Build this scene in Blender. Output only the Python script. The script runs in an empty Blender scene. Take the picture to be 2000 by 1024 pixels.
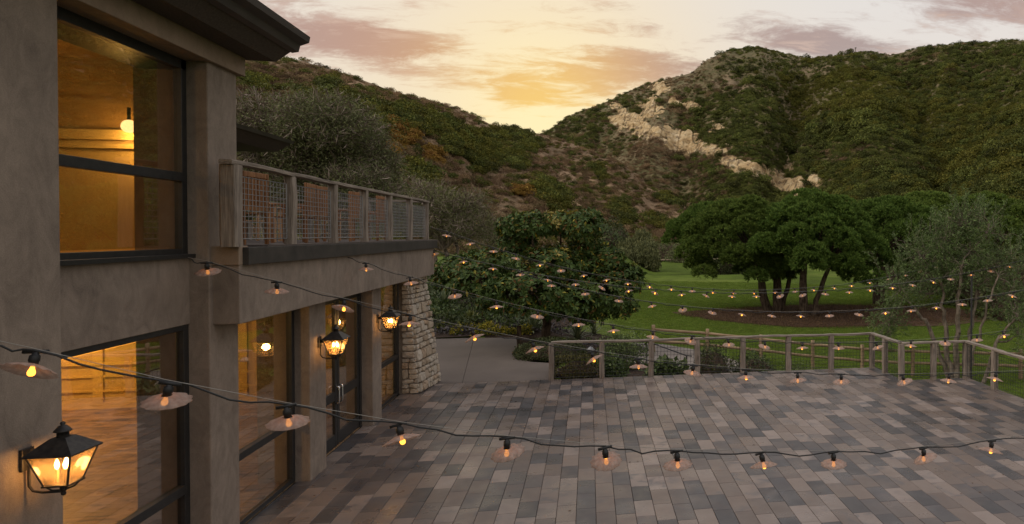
import bpy, math, random
import numpy as np
from mathutils import Vector, Matrix

random.seed(7); rng = np.random.default_rng(11)
scene = bpy.context.scene
R = math.radians

# ------------------------------------------------------------------ camera, sky, sun, exposure
EYE = 4.3; FPX = 1283.0; CXP = 1385.0; HORP = 458.0
PITCH = R(0.7); YAW = math.atan(235 / 1283.0)
CYP = HORP + FPX * math.tan(PITCH)
cam_data = bpy.data.cameras.new('camera'); cam = bpy.data.objects.new('camera', cam_data)
scene.collection.objects.link(cam); scene.camera = cam
cam.location = (0, 0, EYE)
cam.rotation_euler = (R(90) - PITCH, 0, -YAW)
cam_data.sensor_width = 36.0; cam_data.lens = FPX / 2000 * 36
cam_data.shift_x = (1000 - CXP) / 2000
cam_data.shift_y = (CYP - 512) / 2000
cam_data.clip_start = 0.05; cam_data.clip_end = 5000

SUN_EL = R(42.0); SUN_AZ = R(-95)          # broad soft skylight from the left (azimuth from +Y towards +X)
world = bpy.data.worlds.new('World'); scene.world = world; world.use_nodes = True

sun_d = bpy.data.lights.new('sun', 'SUN'); sun = bpy.data.objects.new('sun', sun_d)
scene.collection.objects.link(sun)
sun_d.energy = 1.05; sun_d.angle = R(45); sun_d.color = (1.0, 0.90, 0.78)
sdir = Vector((math.sin(SUN_AZ) * math.cos(SUN_EL), math.cos(SUN_AZ) * math.cos(SUN_EL), math.sin(SUN_EL)))
sun.rotation_euler = (-sdir).to_track_quat('-Z', 'Y').to_euler()

vs = scene.view_settings
vs.view_transform = 'Standard'; vs.look = 'None'; vs.exposure = 0.25; vs.gamma = 1.0; vs.use_curve_mapping = False
scene.render.engine = 'CYCLES'
scene.cycles.use_denoising = True
scene.cycles.max_bounces = 8; scene.cycles.transparent_max_bounces = 16
scene.cycles.sample_clamp_indirect = 4.0
scene.cycles.caustics_reflective = False; scene.cycles.caustics_refractive = False


class NT:
    """small node-tree helper"""
    def __init__(s, tree): s.t = tree; s.n = tree.nodes; s.l = tree.links
    def new(s, typ, **kw):
        nd = s.n.new(typ)
        for k, v in kw.items(): setattr(nd, k, v)
        return nd
    def put(s, sock, v):
        if hasattr(v, 'is_linked') or hasattr(v, 'links'): s.l.new(v, sock)
        elif isinstance(v, (tuple, list)) and len(v) == 3 and sock.type == 'RGBA': sock.default_value = (*v, 1)
        else: sock.default_value = v
    def math(s, op, a, b=None, c=None, clamp=False):
        m = s.new('ShaderNodeMath', operation=op); m.use_clamp = clamp
        for i, v in enumerate((a, b, c)):
            if v is not None: s.put(m.inputs[i], v)
        return m.outputs[0]
    def vmath(s, op, a, b=None):
        m = s.new('ShaderNodeVectorMath', operation=op); s.put(m.inputs[0], a)
        if b is not None:
            s.put(m.inputs[3] if op == 'SCALE' else m.inputs[1], b)
        return m.outputs['Value'] if op in ('DOT_PRODUCT', 'LENGTH') else m.outputs[0]
    def mix(s, f, a, b, blend='MIX'):
        m = s.new('ShaderNodeMix', data_type='RGBA'); m.blend_type = blend
        s.put(m.inputs[0], f); s.put(m.inputs[6], a); s.put(m.inputs[7], b); return m.outputs[2]
    def ramp(s, f, stops, interp='LINEAR'):
        r = s.new('ShaderNodeValToRGB'); cr = r.color_ramp; cr.interpolation = interp
        while len(cr.elements) < len(stops): cr.elements.new(0.5)
        for e, (p, c) in zip(cr.elements, stops):
            e.position = p; e.color = (*c, 1) if len(c) == 3 else c
        s.put(r.inputs[0], f); return r.outputs[0]
    def maprange(s, v, a, b, c=0.0, d=1.0, smooth=True):
        m = s.new('ShaderNodeMapRange'); m.interpolation_type = 'SMOOTHSTEP' if smooth else 'LINEAR'
        s.put(m.inputs[0], v)
        for i, x in enumerate((a, b, c, d)): m.inputs[i + 1].default_value = x
        return m.outputs[0]
    def noise(s, vec, scale, detail=4.0, rough=0.55, dist=0.0, out=0):
        n = s.new('ShaderNodeTexNoise'); s.put(n.inputs['Vector'], vec)
        n.inputs['Scale'].default_value = scale; n.inputs['Detail'].default_value = detail
        n.inputs['Roughness'].default_value = rough; n.inputs['Distortion'].default_value = dist
        return n.outputs[out]
    def mapping(s, vec, scale=(1, 1, 1), loc=(0, 0, 0)):
        m = s.new('ShaderNodeMapping'); s.put(m.inputs[0], vec)
        m.inputs['Scale'].default_value = scale; m.inputs['Location'].default_value = loc
        return m.outputs[0]


# cloud banks: direction x/y, z/y, widths, amount
CLOUD_BANKS = [(-0.345, 0.275, 0.12, 0.030, 0.20), (-0.23, 0.262, 0.06, 0.012, 0.12), (0.00, 0.225, 0.14, 0.030, 0.18), (0.10, 0.255, 0.12, 0.022, 0.13), (0.36, 0.305, 0.13, 0.028, 0.20), (-0.10, 0.202, 0.05, 0.016, 0.17), (0.66, 0.39, 0.14, 0.04, 0.20), (-0.12, 0.29, 0.12, 0.04, -0.07), (0.17, 0.32, 0.2, 0.02, 0.05)]
# sky: dusk Nishita seen through a broken veil of sunset cloud
w = NT(world.node_tree); w.n.clear()
out = w.new('ShaderNodeOutputWorld')
d = w.new('ShaderNodeTexCoord').outputs['Generated']
sky = w.new('ShaderNodeTexSky', sky_type='NISHITA'); sky.sun_disc = False
sky.sun_elevation = SUN_EL; sky.sun_rotation = SUN_AZ; sky.air_density = 1.0; sky.dust_density = 2.0; sky.ozone_density = 1.0
bg_sky = w.new('ShaderNodeBackground'); w.l.new(sky.outputs[0], bg_sky.inputs[0]); bg_sky.inputs[1].default_value = 0.06
sep = w.new('ShaderNodeSeparateXYZ'); w.l.new(d, sep.inputs[0])
zc = w.math('MAXIMUM', sep.outputs[2], 0.0)
den = w.math('ADD', zc, 0.16)
pl = w.new('ShaderNodeCombineXYZ')
w.l.new(w.math('DIVIDE', sep.outputs[0], den), pl.inputs[0]); w.l.new(w.math('DIVIDE', sep.outputs[1], den), pl.inputs[1])
gdir = (math.sin(R(-4.0)) * math.cos(R(9.5)), math.cos(R(-4.5)) * math.cos(R(9.5)), math.sin(R(9.5)))
dg = w.math('MAXIMUM', w.vmath('DOT_PRODUCT', d, gdir), 0.0)
glow_wide = w.math('POWER', dg, 14.0)
glow_near = w.math('POWER', dg, 210.0)
n1 = w.noise(w.mapping(pl.outputs[0], (1.0, 1.9, 1), (3.1, 1.7, 0)), 1.25, 9, 0.66, 0.3)
n2 = w.noise(w.mapping(pl.outputs[0], (1.0, 2.0, 1), (9.3, 4.2, 0)), 4.2, 9, 0.70, 0.5)
n3 = w.noise(pl.outputs[0], 0.45, 2, 0.5)
yy = w.math('MAXIMUM', sep.outputs[1], 0.02)
su = w.math('DIVIDE', sep.outputs[0], yy); se = w.math('DIVIDE', sep.outputs[2], yy)
bank = None                                   # the larger cloud banks over the gap
for (cu, ce, ru, re_, am) in CLOUD_BANKS:
    q = w.math('ADD', w.math('POWER', w.math('DIVIDE', w.math('SUBTRACT', su, cu), ru), 2.0), w.math('POWER', w.math('DIVIDE', w.math('SUBTRACT', se, ce), re_), 2.0))
    g_ = w.math('MULTIPLY', w.math('POWER', 2.718, w.math('MULTIPLY', q, -1.0)), am)
    bank = g_ if bank is None else w.math('ADD', bank, g_)
cm = w.math('ADD', w.math('ADD', w.math('MULTIPLY', n1, 0.58), w.math('MULTIPLY', n2, 0.54)), bank)
cloud = w.maprange(cm, 0.565, 0.73)
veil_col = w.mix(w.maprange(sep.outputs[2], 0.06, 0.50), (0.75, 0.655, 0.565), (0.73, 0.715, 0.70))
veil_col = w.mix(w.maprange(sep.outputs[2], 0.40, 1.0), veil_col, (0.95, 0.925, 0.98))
veil_col = w.mix(w.math('MULTIPLY', w.math('POWER', dg, 26.0), 0.85, clamp=True), veil_col, (0.93, 0.72, 0.40))
cl_col = w.mix(w.maprange(n3, 0.40, 0.60), (0.45, 0.265, 0.205), (0.37, 0.295, 0.275))
cl_col = w.mix(w.maprange(n2, 0.50, 0.70, 0.0, 0.7), cl_col, (0.64, 0.46, 0.36))
cl_col = w.mix(w.math('MULTIPLY', w.math('POWER', dg, 60.0), 0.85, clamp=True), cl_col, (0.68, 0.33, 0.09))
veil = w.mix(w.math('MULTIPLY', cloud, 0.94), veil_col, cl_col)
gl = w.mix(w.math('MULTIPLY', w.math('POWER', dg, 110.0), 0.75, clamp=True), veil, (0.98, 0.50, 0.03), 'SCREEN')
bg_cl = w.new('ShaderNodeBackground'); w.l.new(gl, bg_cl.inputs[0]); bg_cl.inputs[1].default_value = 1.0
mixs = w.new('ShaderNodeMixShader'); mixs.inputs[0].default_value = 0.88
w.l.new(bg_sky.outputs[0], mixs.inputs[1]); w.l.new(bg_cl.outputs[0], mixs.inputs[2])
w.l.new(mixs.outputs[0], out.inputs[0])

# ------------------------------------------------------------------ measuring helpers (photograph -> place)
_fw = np.array([math.sin(YAW) * math.cos(PITCH), math.cos(YAW) * math.cos(PITCH), -math.sin(PITCH)])
_rt = np.array([math.cos(YAW), -math.sin(YAW), 0.0]); _up = np.cross(_rt, _fw)
EYEV = np.array([0, 0, EYE])
def ray(x, y): return _fw * FPX + _rt * (x - CXP) + _up * (CYP - y)
def at_z(x, y, z): r = ray(x, y); return EYEV + r * ((z - EYE) / r[2])
def at_d(x, y, dist): r = ray(x, y); return EYEV + r * (dist / math.hypot(r[0], r[1]))
def at_plane(x, y, a, b):       # vertical plane through plan points a, b
    r = ray(x, y); n = np.array([-(b[1] - a[1]), b[0] - a[0]])
    t = (n @ np.array(a)) / (n @ r[:2]); return EYEV + r * t
def az_el(x, y): r = ray(x, y); return math.degrees(math.atan2(r[0], r[1])), r[2] / math.hypot(r[0], r[1])

def _hash(ix, iy, s):
    h = (ix.astype(np.int64) * 374761393 + iy.astype(np.int64) * 668265263 + s * 974711) & 0xffffffff
    h = ((h ^ (h >> 13)) * 1274126177) & 0xffffffff
    return ((h ^ (h >> 16)) & 0xffff) / 65535.0
def vnoise(x, y, s=0):
    x = np.asarray(x, float); y = np.asarray(y, float)
    ix = np.floor(x); iy = np.floor(y); fx = x - ix; fy = y - iy
    fx = fx * fx * (3 - 2 * fx); fy = fy * fy * (3 - 2 * fy)
    a = _hash(ix, iy, s); b = _hash(ix + 1, iy, s); c = _hash(ix, iy + 1, s); e = _hash(ix + 1, iy + 1, s)
    return (a * (1 - fx) + b * fx) * (1 - fy) + (c * (1 - fx) + e * fx) * fy
def fbm(x, y, o=5, s=0, g=0.5):
    t = 0; a = 1.0; n = 0
    for i in range(o):
        t = t + a * (vnoise(x * 2 ** i, y * 2 ** i, s + i * 17) * 2 - 1); n += a; a *= g
    return t / n
def sstep(v, a, b):
    t = np.clip((np.asarray(v, float) - a) / (b - a), 0, 1); return t * t * (3 - 2 * t)

# ------------------------------------------------------------------ objects and meshes
COL = scene.collection
def link(name, data, parent=None, loc=None, rot=None, scale=None, mat=None):
    o = bpy.data.objects.new(name, data); COL.objects.link(o)
    if parent is not None: o.parent = parent
    if loc is not None: o.location = loc
    if rot is not None: o.rotation_euler = rot
    if scale is not None: o.scale = scale
    if mat is not None and data is not None and len(data.materials) == 0: data.materials.append(mat)
    return o
def tag(o, label=None, cat=None, group=None, kind=None):
    if label: o['label'] = label
    if cat: o['category'] = cat
    if group: o['group'] = group
    if kind: o['kind'] = kind
    return o
def empty(name, loc=(0, 0, 0), rz=0.0):
    o = bpy.data.objects.new(name, None); COL.objects.link(o); o.location = loc; o.rotation_euler = (0, 0, rz)
    o.empty_display_size = 0.1; return o

class MB:
    def __init__(s): s.v = []; s.f = []
    def add(s, vs, fs):
        o = len(s.v); s.v.extend([tuple(map(float, v)) for v in vs]); s.f.extend([tuple(i + o for i in f) for f in fs]); return s
    def box(s, x0, x1, y0, y1, z0, z1):
        return s.add([(x0, y0, z0), (x1, y0, z0), (x1, y1, z0), (x0, y1, z0), (x0, y0, z1), (x1, y0, z1), (x1, y1, z1), (x0, y1, z1)],
                     [(3, 2, 1, 0), (4, 5, 6, 7), (0, 1, 5, 4), (1, 2, 6, 5), (2, 3, 7, 6), (3, 0, 4, 7)])
    def prism(s, prof, y0, y1):         # profile of (x, z), extruded along y
        n = len(prof)
        vs = [(x, y0, z) for x, z in prof] + [(x, y1, z) for x, z in prof]
        return s.add(vs, [tuple(range(n)), tuple(range(2 * n - 1, n - 1, -1))] + [(i, i + n, (i + 1) % n + n, (i + 1) % n) for i in range(n)])
    def tube(s, pts, rad, n=6, caps=True):
        pts = [np.array(p, float) for p in pts]; m = len(pts)
        if not hasattr(rad, '__len__'): rad = [rad] * m
        up = np.array([0, 0, 1.0]); vs = []; fs = []; u = None
        for i, p in enumerate(pts):
            t = pts[min(i + 1, m - 1)] - pts[max(i - 1, 0)]; t = t / (np.linalg.norm(t) + 1e-9)
            if u is None:
                u = np.cross(t, up if abs(t[2]) < 0.9 else np.array([1.0, 0, 0]))
            u = u - t * (u @ t); u /= np.linalg.norm(u) + 1e-9; v = np.cross(t, u)
            for k in range(n):
                a = 2 * math.pi * k / n; vs.append(p + rad[i] * (math.cos(a) * u + math.sin(a) * v))
        for i in range(m - 1):
            for k in range(n):
                k2 = (k + 1) % n; fs.append((i * n + k, i * n + k2, (i + 1) * n + k2, (i + 1) * n + k))
        if caps: fs += [tuple(range(n - 1, -1, -1)), tuple((m - 1) * n + k for k in range(n))]
        return s.add(vs, fs)
    def lathe(s, prof, n=16, c=(0, 0, 0), scal=0.0, lobes=0):   # prof of (r, z)
        vs = []; fs = []; m = len(prof); rmax = max(r for r, _ in prof)
        for r, z in prof:
            for k in range(n):
                a = 2 * math.pi * k / n; q = 1 + (scal * math.cos(lobes * a) * (r / rmax) ** 2 if lobes else 0)
                dz = scal * 0.35 * rmax * math.cos(lobes * a) * (r / rmax) ** 3 if lobes else 0
                vs.append((c[0] + r * q * math.cos(a), c[1] + r * q * math.sin(a), c[2] + z + dz))
        for i in range(m - 1):
            for k in range(n): k2 = (k + 1) % n; fs.append((i * n + k, i * n + k2, (i + 1) * n + k2, (i + 1) * n + k))
        return s.add(vs, fs)
    def mesh(s, name, smooth=False):
        me = bpy.data.meshes.new(name); me.from_pydata(s.v, [], s.f); me.update()
        if smooth: me.polygons.foreach_set('use_smooth', [True] * len(me.polygons))
        return me
    def build(s, name, mat, parent=None, smooth=False, bevel=0.0, loc=None, rot=None):
        o = link(name, s.mesh(name, smooth), parent, loc, rot, None, mat)
        if bevel:
            b = o.modifiers.new('bevel', 'BEVEL'); b.width = bevel; b.segments = 2; b.limit_method = 'ANGLE'
        return o

def np_mesh(name, V, F, smooth=False):
    """V (n,3), F (m,k) arrays"""
    me = bpy.data.meshes.new(name); V = np.ascontiguousarray(V, np.float32); F = np.ascontiguousarray(F, np.int32)
    k = F.shape[1]; me.vertices.add(len(V)); me.vertices.foreach_set('co', V.ravel())
    me.loops.add(F.size); me.loops.foreach_set('vertex_index', F.ravel())
    me.polygons.add(len(F)); me.polygons.foreach_set('loop_start', np.arange(0, F.size, k, dtype=np.int32))
    me.polygons.foreach_set('loop_total', np.full(len(F), k, np.int32))
    if smooth: me.polygons.foreach_set('use_smooth', np.ones(len(F), bool))
    me.update(calc_edges=True); return me
def grid_faces(nu, nv):
    i = np.arange(nu - 1)[:, None] * nv + np.arange(nv - 1)[None]; i = i.ravel()
    return np.stack([i, i + nv, i + nv + 1, i + 1], 1)
def nrm(a): return a / (np.linalg.norm(a, axis=-1, keepdims=True) + 1e-9)
def leaf_arrays(P, D, hint, L, W, fold=0.12):
    P = np.asarray(P, float); n = len(P); D = nrm(D); S = nrm(np.cross(hint, D)); N = np.cross(D, S)
    L = np.broadcast_to(np.asarray(L, float), (n,))[:, None]; W = np.broadcast_to(np.asarray(W, float), (n,))[:, None]
    V = np.stack([P, P + D * L * .55 + S * W * .5 + N * W * fold, P + D * L - N * L * .12, P + D * L * .55 - S * W * .5 + N * W * fold], 1).reshape(-1, 3)
    b = np.arange(n)[:, None] * 4
    F = np.concatenate([b + np.array([[0, 1, 2]]), b + np.array([[0, 2, 3]])], 0)
    return V, F
def rand_dir(n): return nrm(rng.normal(size=(n, 3)))

# ------------------------------------------------------------------ materials
MATS = {}
def mat(name, fn):
    m = bpy.data.materials.new(name); m.use_nodes = True; t = NT(m.node_tree); t.n.clear()
    o = t.new('ShaderNodeOutputMaterial'); sh = fn(t); t.l.new(sh, o.inputs[0]); MATS[name] = m; return m
def princ(t, col, rough=0.6, spec=0.5, metal=0.0, bump=None, bstr=0.3, bdist=0.01, **kw):
    p = t.new('ShaderNodeBsdfPrincipled'); t.put(p.inputs['Base Color'], col); t.put(p.inputs['Roughness'], rough)
    t.put(p.inputs['Specular IOR Level'], spec); t.put(p.inputs['Metallic'], metal)
    for k, v in kw.items(): t.put(p.inputs[k.replace('_', ' ')], v)
    if bump is not None:
        b = t.new('ShaderNodeBump'); b.inputs['Strength'].default_value = bstr; b.inputs['Distance'].default_value = bdist
        t.l.new(bump, b.inputs['Height']); t.l.new(b.outputs[0], p.inputs['Normal'])
    return p.outputs[0]
def pos(t): return t.new('ShaderNodeNewGeometry').outputs['Position']
def objc(t): return t.new('ShaderNodeTexCoord').outputs['Object']
def orand(t): return t.new('ShaderNodeObjectInfo').outputs['Random']
def irand(t): return t.new('ShaderNodeNewGeometry').outputs['Random Per Island']

def stucco(a, b):
    def f(t):
        p = pos(t)
        m1 = t.noise(p, 0.9, 5, 0.6, 0.6); m2 = t.noise(t.mapping(p, (1, 1, 0.6)), 4.2, 8, 0.70, 1.2)
        fine = t.noise(p, 90, 3, 0.6)
        st = t.noise(t.mapping(p, (5, 5, 0.22)), 1.0, 4, 0.6); k = t.math('ADD', t.math('ADD', t.math('MULTIPLY', m1, 0.40), t.math('MULTIPLY', m2, 0.52)), t.math('MULTIPLY', st, 0.16))
        c = t.ramp(k, [(0.36, a), (0.76, b)])
        c = t.mix(0.25, c, t.ramp(fine, [(0.3, a), (0.7, b)]))
        h = t.math('ADD', t.math('MULTIPLY', fine, 0.5), t.math('MULTIPLY', m2, 0.8))
        return princ(t, c, 0.88, 0.25, bump=h, bstr=0.35, bdist=0.012)
    return f
M_STUCCO = mat('stucco', stucco((0.095, 0.075, 0.061), (0.335, 0.268, 0.214)))
M_STUCCO2 = mat('stucco_warm', stucco((0.15, 0.110, 0.079), (0.330, 0.247, 0.180)))
def wood(dark, light, rough=0.8):
    def f(t):
        o = objc(t); r = orand(t)
        off = t.new('ShaderNodeCombineXYZ'); t.l.new(t.math('MULTIPLY', r, 37.0), off.inputs[2]); t.l.new(t.math('MULTIPLY', r, 11.0), off.inputs[0])
        v = t.vmath('ADD', o, off.outputs[0])
        g = t.noise(t.mapping(v, (30, 30, 1.6)), 1.0, 5, 0.65, 0.6); blot = t.noise(v, 2.3, 3, 0.5)
        crack = t.maprange(t.noise(t.mapping(v, (55, 55, 1.1)), 1.0, 2, 0.5), 0.60, 0.68)
        c = t.ramp(t.math('ADD', t.math('MULTIPLY', g, 0.75), t.math('MULTIPLY', blot, 0.3)), [(0.33, dark), (0.68, light)])
        c = t.mix(t.math('MULTIPLY', crack, 0.6), c, tuple(x * 0.35 for x in dark))
        c = t.mix(t.math('MULTIPLY', t.math('SUBTRACT', r, 0.5), 0.5, clamp=True), c, dark)
        return princ(t, c, rough, 0.25, bump=g, bstr=0.5, bdist=0.01)
    return f
M_WOOD = mat('weathered_wood', wood((0.085, 0.067, 0.054), (0.33, 0.275, 0.225)))
M_LOG = mat('log_wood', wood((0.13, 0.09, 0.05), (0.38, 0.27, 0.16)))
M_TEAK = mat('teak', wood((0.13, 0.055, 0.024), (0.36, 0.175, 0.078), 0.6))
M_TEAKL = mat('teak_pale', wood((0.34, 0.18, 0.09), (0.58, 0.36, 0.20), 0.6))
M_BLACK = mat('black_metal', lambda t: princ(t, t.ramp(t.noise(pos(t), 14, 3), [(0.3, (0.012, 0.012, 0.013)), (0.7, (0.024, 0.023, 0.022))]), 0.42, 0.45))
M_FASCIA = mat('bronze_fascia', lambda t: princ(t, t.ramp(t.noise(t.mapping(pos(t), (1, 0.3, 1)), 5, 4), [(0.3, (0.030, 0.024, 0.021)), (0.7, (0.052, 0.042, 0.036))]), 0.5, 0.4))
M_BAND = mat('dark_band', lambda t: princ(t, t.ramp(t.noise(pos(t), 4, 5, 0.6), [(0.3, (0.030, 0.027, 0.024)), (0.7, (0.058, 0.050, 0.043))]), 0.6, 0.3))
M_SOFFIT = mat('soffit', lambda t: princ(t, t.ramp(t.noise(pos(t), 40, 3), [(0.3, (0.06, 0.048, 0.042)), (0.7, (0.10, 0.082, 0.070))]), 0.85, 0.2))
M_LANT = mat('lantern_iron', lambda t: princ(t, t.ramp(t.noise(pos(t), 25, 4), [(0.3, (0.014, 0.013, 0.013)), (0.75, (0.045, 0.038, 0.033))]), 0.5, 0.4, 0.3))
M_WIRE = mat('galvanised_wire', lambda t: princ(t, (0.20, 0.20, 0.20), 0.5, 0.5, 0.5))
M_WIRED = mat('dark_wire', lambda t: princ(t, (0.035, 0.035, 0.034), 0.55, 0.4, 0.3))
M_STEEL = mat('steel', lambda t: princ(t, (0.62, 0.62, 0.62), 0.22, 0.5, 1.0))
M_CABLE = mat('rubber_cable', lambda t: princ(t, (0.016, 0.016, 0.016), 0.55, 0.4))
M_CWIRE = mat('support_wire', lambda t: princ(t, (0.30, 0.28, 0.25), 0.5, 0.4, 0.4))
def f_shade(t):
    c = t.ramp(t.noise(objc(t), 30, 3), [(0.3, (0.42, 0.29, 0.23)), (0.7, (0.60, 0.47, 0.40))])
    p = princ(t, c, 0.55, 0.3); tr = t.new('ShaderNodeBsdfTranslucent'); t.put(tr.inputs[0], c)
    m = t.new('ShaderNodeMixShader'); m.inputs[0].default_value = 0.45; t.l.new(p, m.inputs[1]); t.l.new(tr.outputs[0], m.inputs[2])
    tp = t.new('ShaderNodeBsdfTransparent'); m2 = t.new('ShaderNodeMixShader'); m2.inputs[0].default_value = 0.34; t.l.new(m.outputs[0], m2.inputs[1]); t.l.new(tp.outputs[0], m2.inputs[2])
    return m2.outputs[0]
M_SHADE = mat('frosted_shade', f_shade)
def emit(col, s):
    def f(t):
        e = t.new('ShaderNodeEmission'); e.inputs[0].default_value = (*col, 1); e.inputs[1].default_value = s; return e.outputs[0]
    return f
M_BULB = mat('amber_bulb', emit((1.0, 0.34, 0.04), 3.6))
M_FLAME = mat('candle_bulb', emit((1.0, 0.60, 0.22), 30.0))
M_GLOBE = mat('globe_lamp', emit((1.0, 0.60, 0.22), 2.6))
def f_glass(t):
    tr = t.new('ShaderNodeBsdfTransparent'); tr.inputs[0].default_value = (0.93, 0.92, 0.88, 1)
    gl = t.new('ShaderNodeBsdfGlossy'); gl.inputs['Roughness'].default_value = 0.0
    b = t.new('ShaderNodeBump'); b.inputs['Strength'].default_value = 0.02; b.inputs['Distance'].default_value = 0.05
    t.l.new(t.noise(pos(t), 1.2, 2), b.inputs['Height']); t.l.new(b.outputs[0], gl.inputs['Normal'])
    fc = t.new('ShaderNodeLayerWeight'); fc.inputs[0].default_value = 0.5
    f5 = t.math('POWER', fc.outputs['Facing'], 3.0)
    m = t.new('ShaderNodeMixShader'); t.l.new(t.math('MULTIPLY_ADD', f5, 0.82, 0.15, clamp=True), m.inputs[0])
    t.l.new(tr.outputs[0], m.inputs[1]); t.l.new(gl.outputs[0], m.inputs[2]); return m.outputs[0]
M_GLASS = mat('window_glass', f_glass)
def f_lglass(t):     # seeded lantern glass, lightly diffusing
    tr = t.new('ShaderNodeBsdfTransparent'); tr.inputs[0].default_value = (1.0, 0.92, 0.78, 1)
    di = t.new('ShaderNodeBsdfTranslucent'); di.inputs[0].default_value = (0.85, 0.55, 0.26, 1)
    m = t.new('ShaderNodeMixShader'); t.l.new(t.maprange(t.noise(pos(t), 12, 4), 0.2, 0.8, 0.10, 0.26), m.inputs[0])
    t.l.new(tr.outputs[0], m.inputs[1]); t.l.new(di.outputs[0], m.inputs[2])
    g = t.new('ShaderNodeBsdfGlossy'); g.inputs['Roughness'].default_value = 0.1
    m2 = t.new('ShaderNodeMixShader'); m2.inputs[0].default_value = 0.06; t.l.new(m.outputs[0], m2.inputs[1]); t.l.new(g.outputs[0], m2.inputs[2])
    return m2.outputs[0]
M_LGLASS = mat('lantern_glass', f_lglass)
M_IWALL = mat('interior_plaster', lambda t: princ(t, t.ramp(t.noise(pos(t), 1.1, 4), [(0.3, (0.468, 0.340, 0.170)), (0.7, (0.561, 0.416, 0.221))]), 0.8, 0.2))
M_ITRIM = mat('interior_trim', lambda t: princ(t, t.ramp(t.noise(t.mapping(pos(t), (1, 1, 8)), 2, 3), [(0.3, (0.50, 0.36, 0.16)), (0.7, (0.64, 0.47, 0.22))]), 0.5, 0.4))
def f_ifloor(t):
    p = pos(t); n = t.noise(t.mapping(p, (0.8, 2.6, 1)), 1.6, 8, 0.68, 1.2)
    c = t.ramp(n, [(0.36, (0.035, 0.022, 0.014)), (0.48, (0.20, 0.130, 0.072)), (0.7, (0.38, 0.26, 0.145))])
    br = t.new('ShaderNodeTexBrick'); t.l.new(p, br.inputs['Vector']); br.inputs['Scale'].default_value = 1.0
    br.inputs['Mortar Size'].default_value = 0.006; br.inputs['Brick Width'].default_value = 0.6; br.inputs['Row Height'].default_value = 0.4
    c = t.mix(t.math('MULTIPLY', br.outputs['Fac'], 0.5), c, (0.10, 0.07, 0.05))
    return princ(t, c, 0.45, 0.4, bump=n, bstr=0.2)
M_IFLOOR = mat('slate_floor', f_ifloor)
M_ICEIL = mat('interior_ceiling', lambda t: princ(t, t.ramp(t.noise(pos(t), 2), [(0.3, (0.50, 0.38, 0.22)), (0.7, (0.60, 0.46, 0.28))]), 0.85, 0.2))
M_ICOVE = mat('darkened_timber', lambda t: princ(t, t.ramp(t.noise(t.mapping(pos(t), (1, 1, 6)), 2, 4), [(0.3, (0.30, 0.18, 0.075)), (0.7, (0.42, 0.26, 0.11))]), 0.5, 0.4))  # toned darker than the walls, as if lit less, so glass reflections show
def f_paver(t):
    r = t.math('FRACT', t.math('ADD', t.math('MULTIPLY', orand(t), 13.7), t.math('MULTIPLY', irand(t), 7.3)))
    r2 = t.math('FRACT', t.math('MULTIPLY', r, 17.31))
    p = pos(t)
    off = t.new('ShaderNodeCombineXYZ'); t.l.new(t.math('MULTIPLY', r, 53.0), off.inputs[0]); t.l.new(t.math('MULTIPLY', r2, 29.0), off.inputs[1])
    v = t.vmath('ADD', p, off.outputs[0])
    base = t.ramp(r, [(0.0, (0.026, 0.026, 0.030)), (0.17, (0.044, 0.041, 0.045)), (0.29, (0.070, 0.062, 0.062)), (0.38, (0.106, 0.079, 0.066)),
                      (0.60, (0.142, 0.105, 0.085)), (0.78, (0.190, 0.147, 0.123)), (1.0, (0.240, 0.190, 0.165))])
    blot = t.maprange(t.noise(v, 2.6, 5, 0.6, 0.6), 0.47, 0.66)
    base = t.mix(t.math('MULTIPLY', blot, t.math('MULTIPLY', r2, 0.85)), base, (0.066, 0.067, 0.076))
    warm = t.maprange(t.noise(v, 1.3, 3), 0.45, 0.75); base = t.mix(t.math('MULTIPLY', warm, 0.38), base, (0.165, 0.115, 0.085))
    grime = t.noise(p, 0.35, 5, 0.6); base = t.mix(t.maprange(grime, 0.42, 0.70, 0.0, 0.32), base, (0.07, 0.06, 0.053))
    fine = t.noise(p, 60, 4, 0.6)
    base = t.mix(0.08, base, t.ramp(fine, [(0.3, (0.06, 0.05, 0.045)), (0.7, (0.30, 0.26, 0.23))]))
    ro = t.maprange(t.noise(p, 1.7, 4), 0.3, 0.7, 0.24, 0.46)
    return princ(t, base, ro, 0.40, bump=fine, bstr=0.12, bdist=0.004)
M_PAVER = mat('porcelain_paver', f_paver)
M_JOINT = mat('paver_joint', lambda t: princ(t, t.ramp(t.noise(pos(t), 20), [(0.3, (0.035, 0.03, 0.027)), (0.7, (0.06, 0.052, 0.046))]), 0.9, 0.2))
def f_conc(t):
    p = pos(t); a = t.noise(p, 0.6, 5, 0.6); b = t.noise(p, 45, 3)
    c = t.ramp(t.math('ADD', t.math('MULTIPLY', a, 0.6), t.math('MULTIPLY', b, 0.4)), [(0.35, (0.082, 0.066, 0.055)), (0.65, (0.126, 0.103, 0.086))])
    return princ(t, c, 0.8, 0.3, bump=b, bstr=0.2, bdist=0.004)
M_CONC = mat('tan_concrete', f_conc)
def f_stone(t):
    r = orand(t); v = objc(t); p = pos(t)
    c = t.ramp(r, [(0.0, (0.32, 0.25, 0.18)), (0.2, (0.42, 0.35, 0.265)), (0.45, (0.40, 0.35, 0.285)), (0.65, (0.48, 0.42, 0.345)), (0.85, (0.35, 0.32, 0.275)), (1.0, (0.42, 0.28, 0.17))])
    n = t.noise(p, 9, 6, 0.65, 0.5)
    c = t.mix(t.maprange(n, 0.35, 0.75, 0.0, 0.55), c, (0.17, 0.13, 0.09))
    return princ(t, c, 0.9, 0.2, bump=n, bstr=0.7, bdist=0.03)
M_STONE = mat('field_stone', f_stone)
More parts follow.
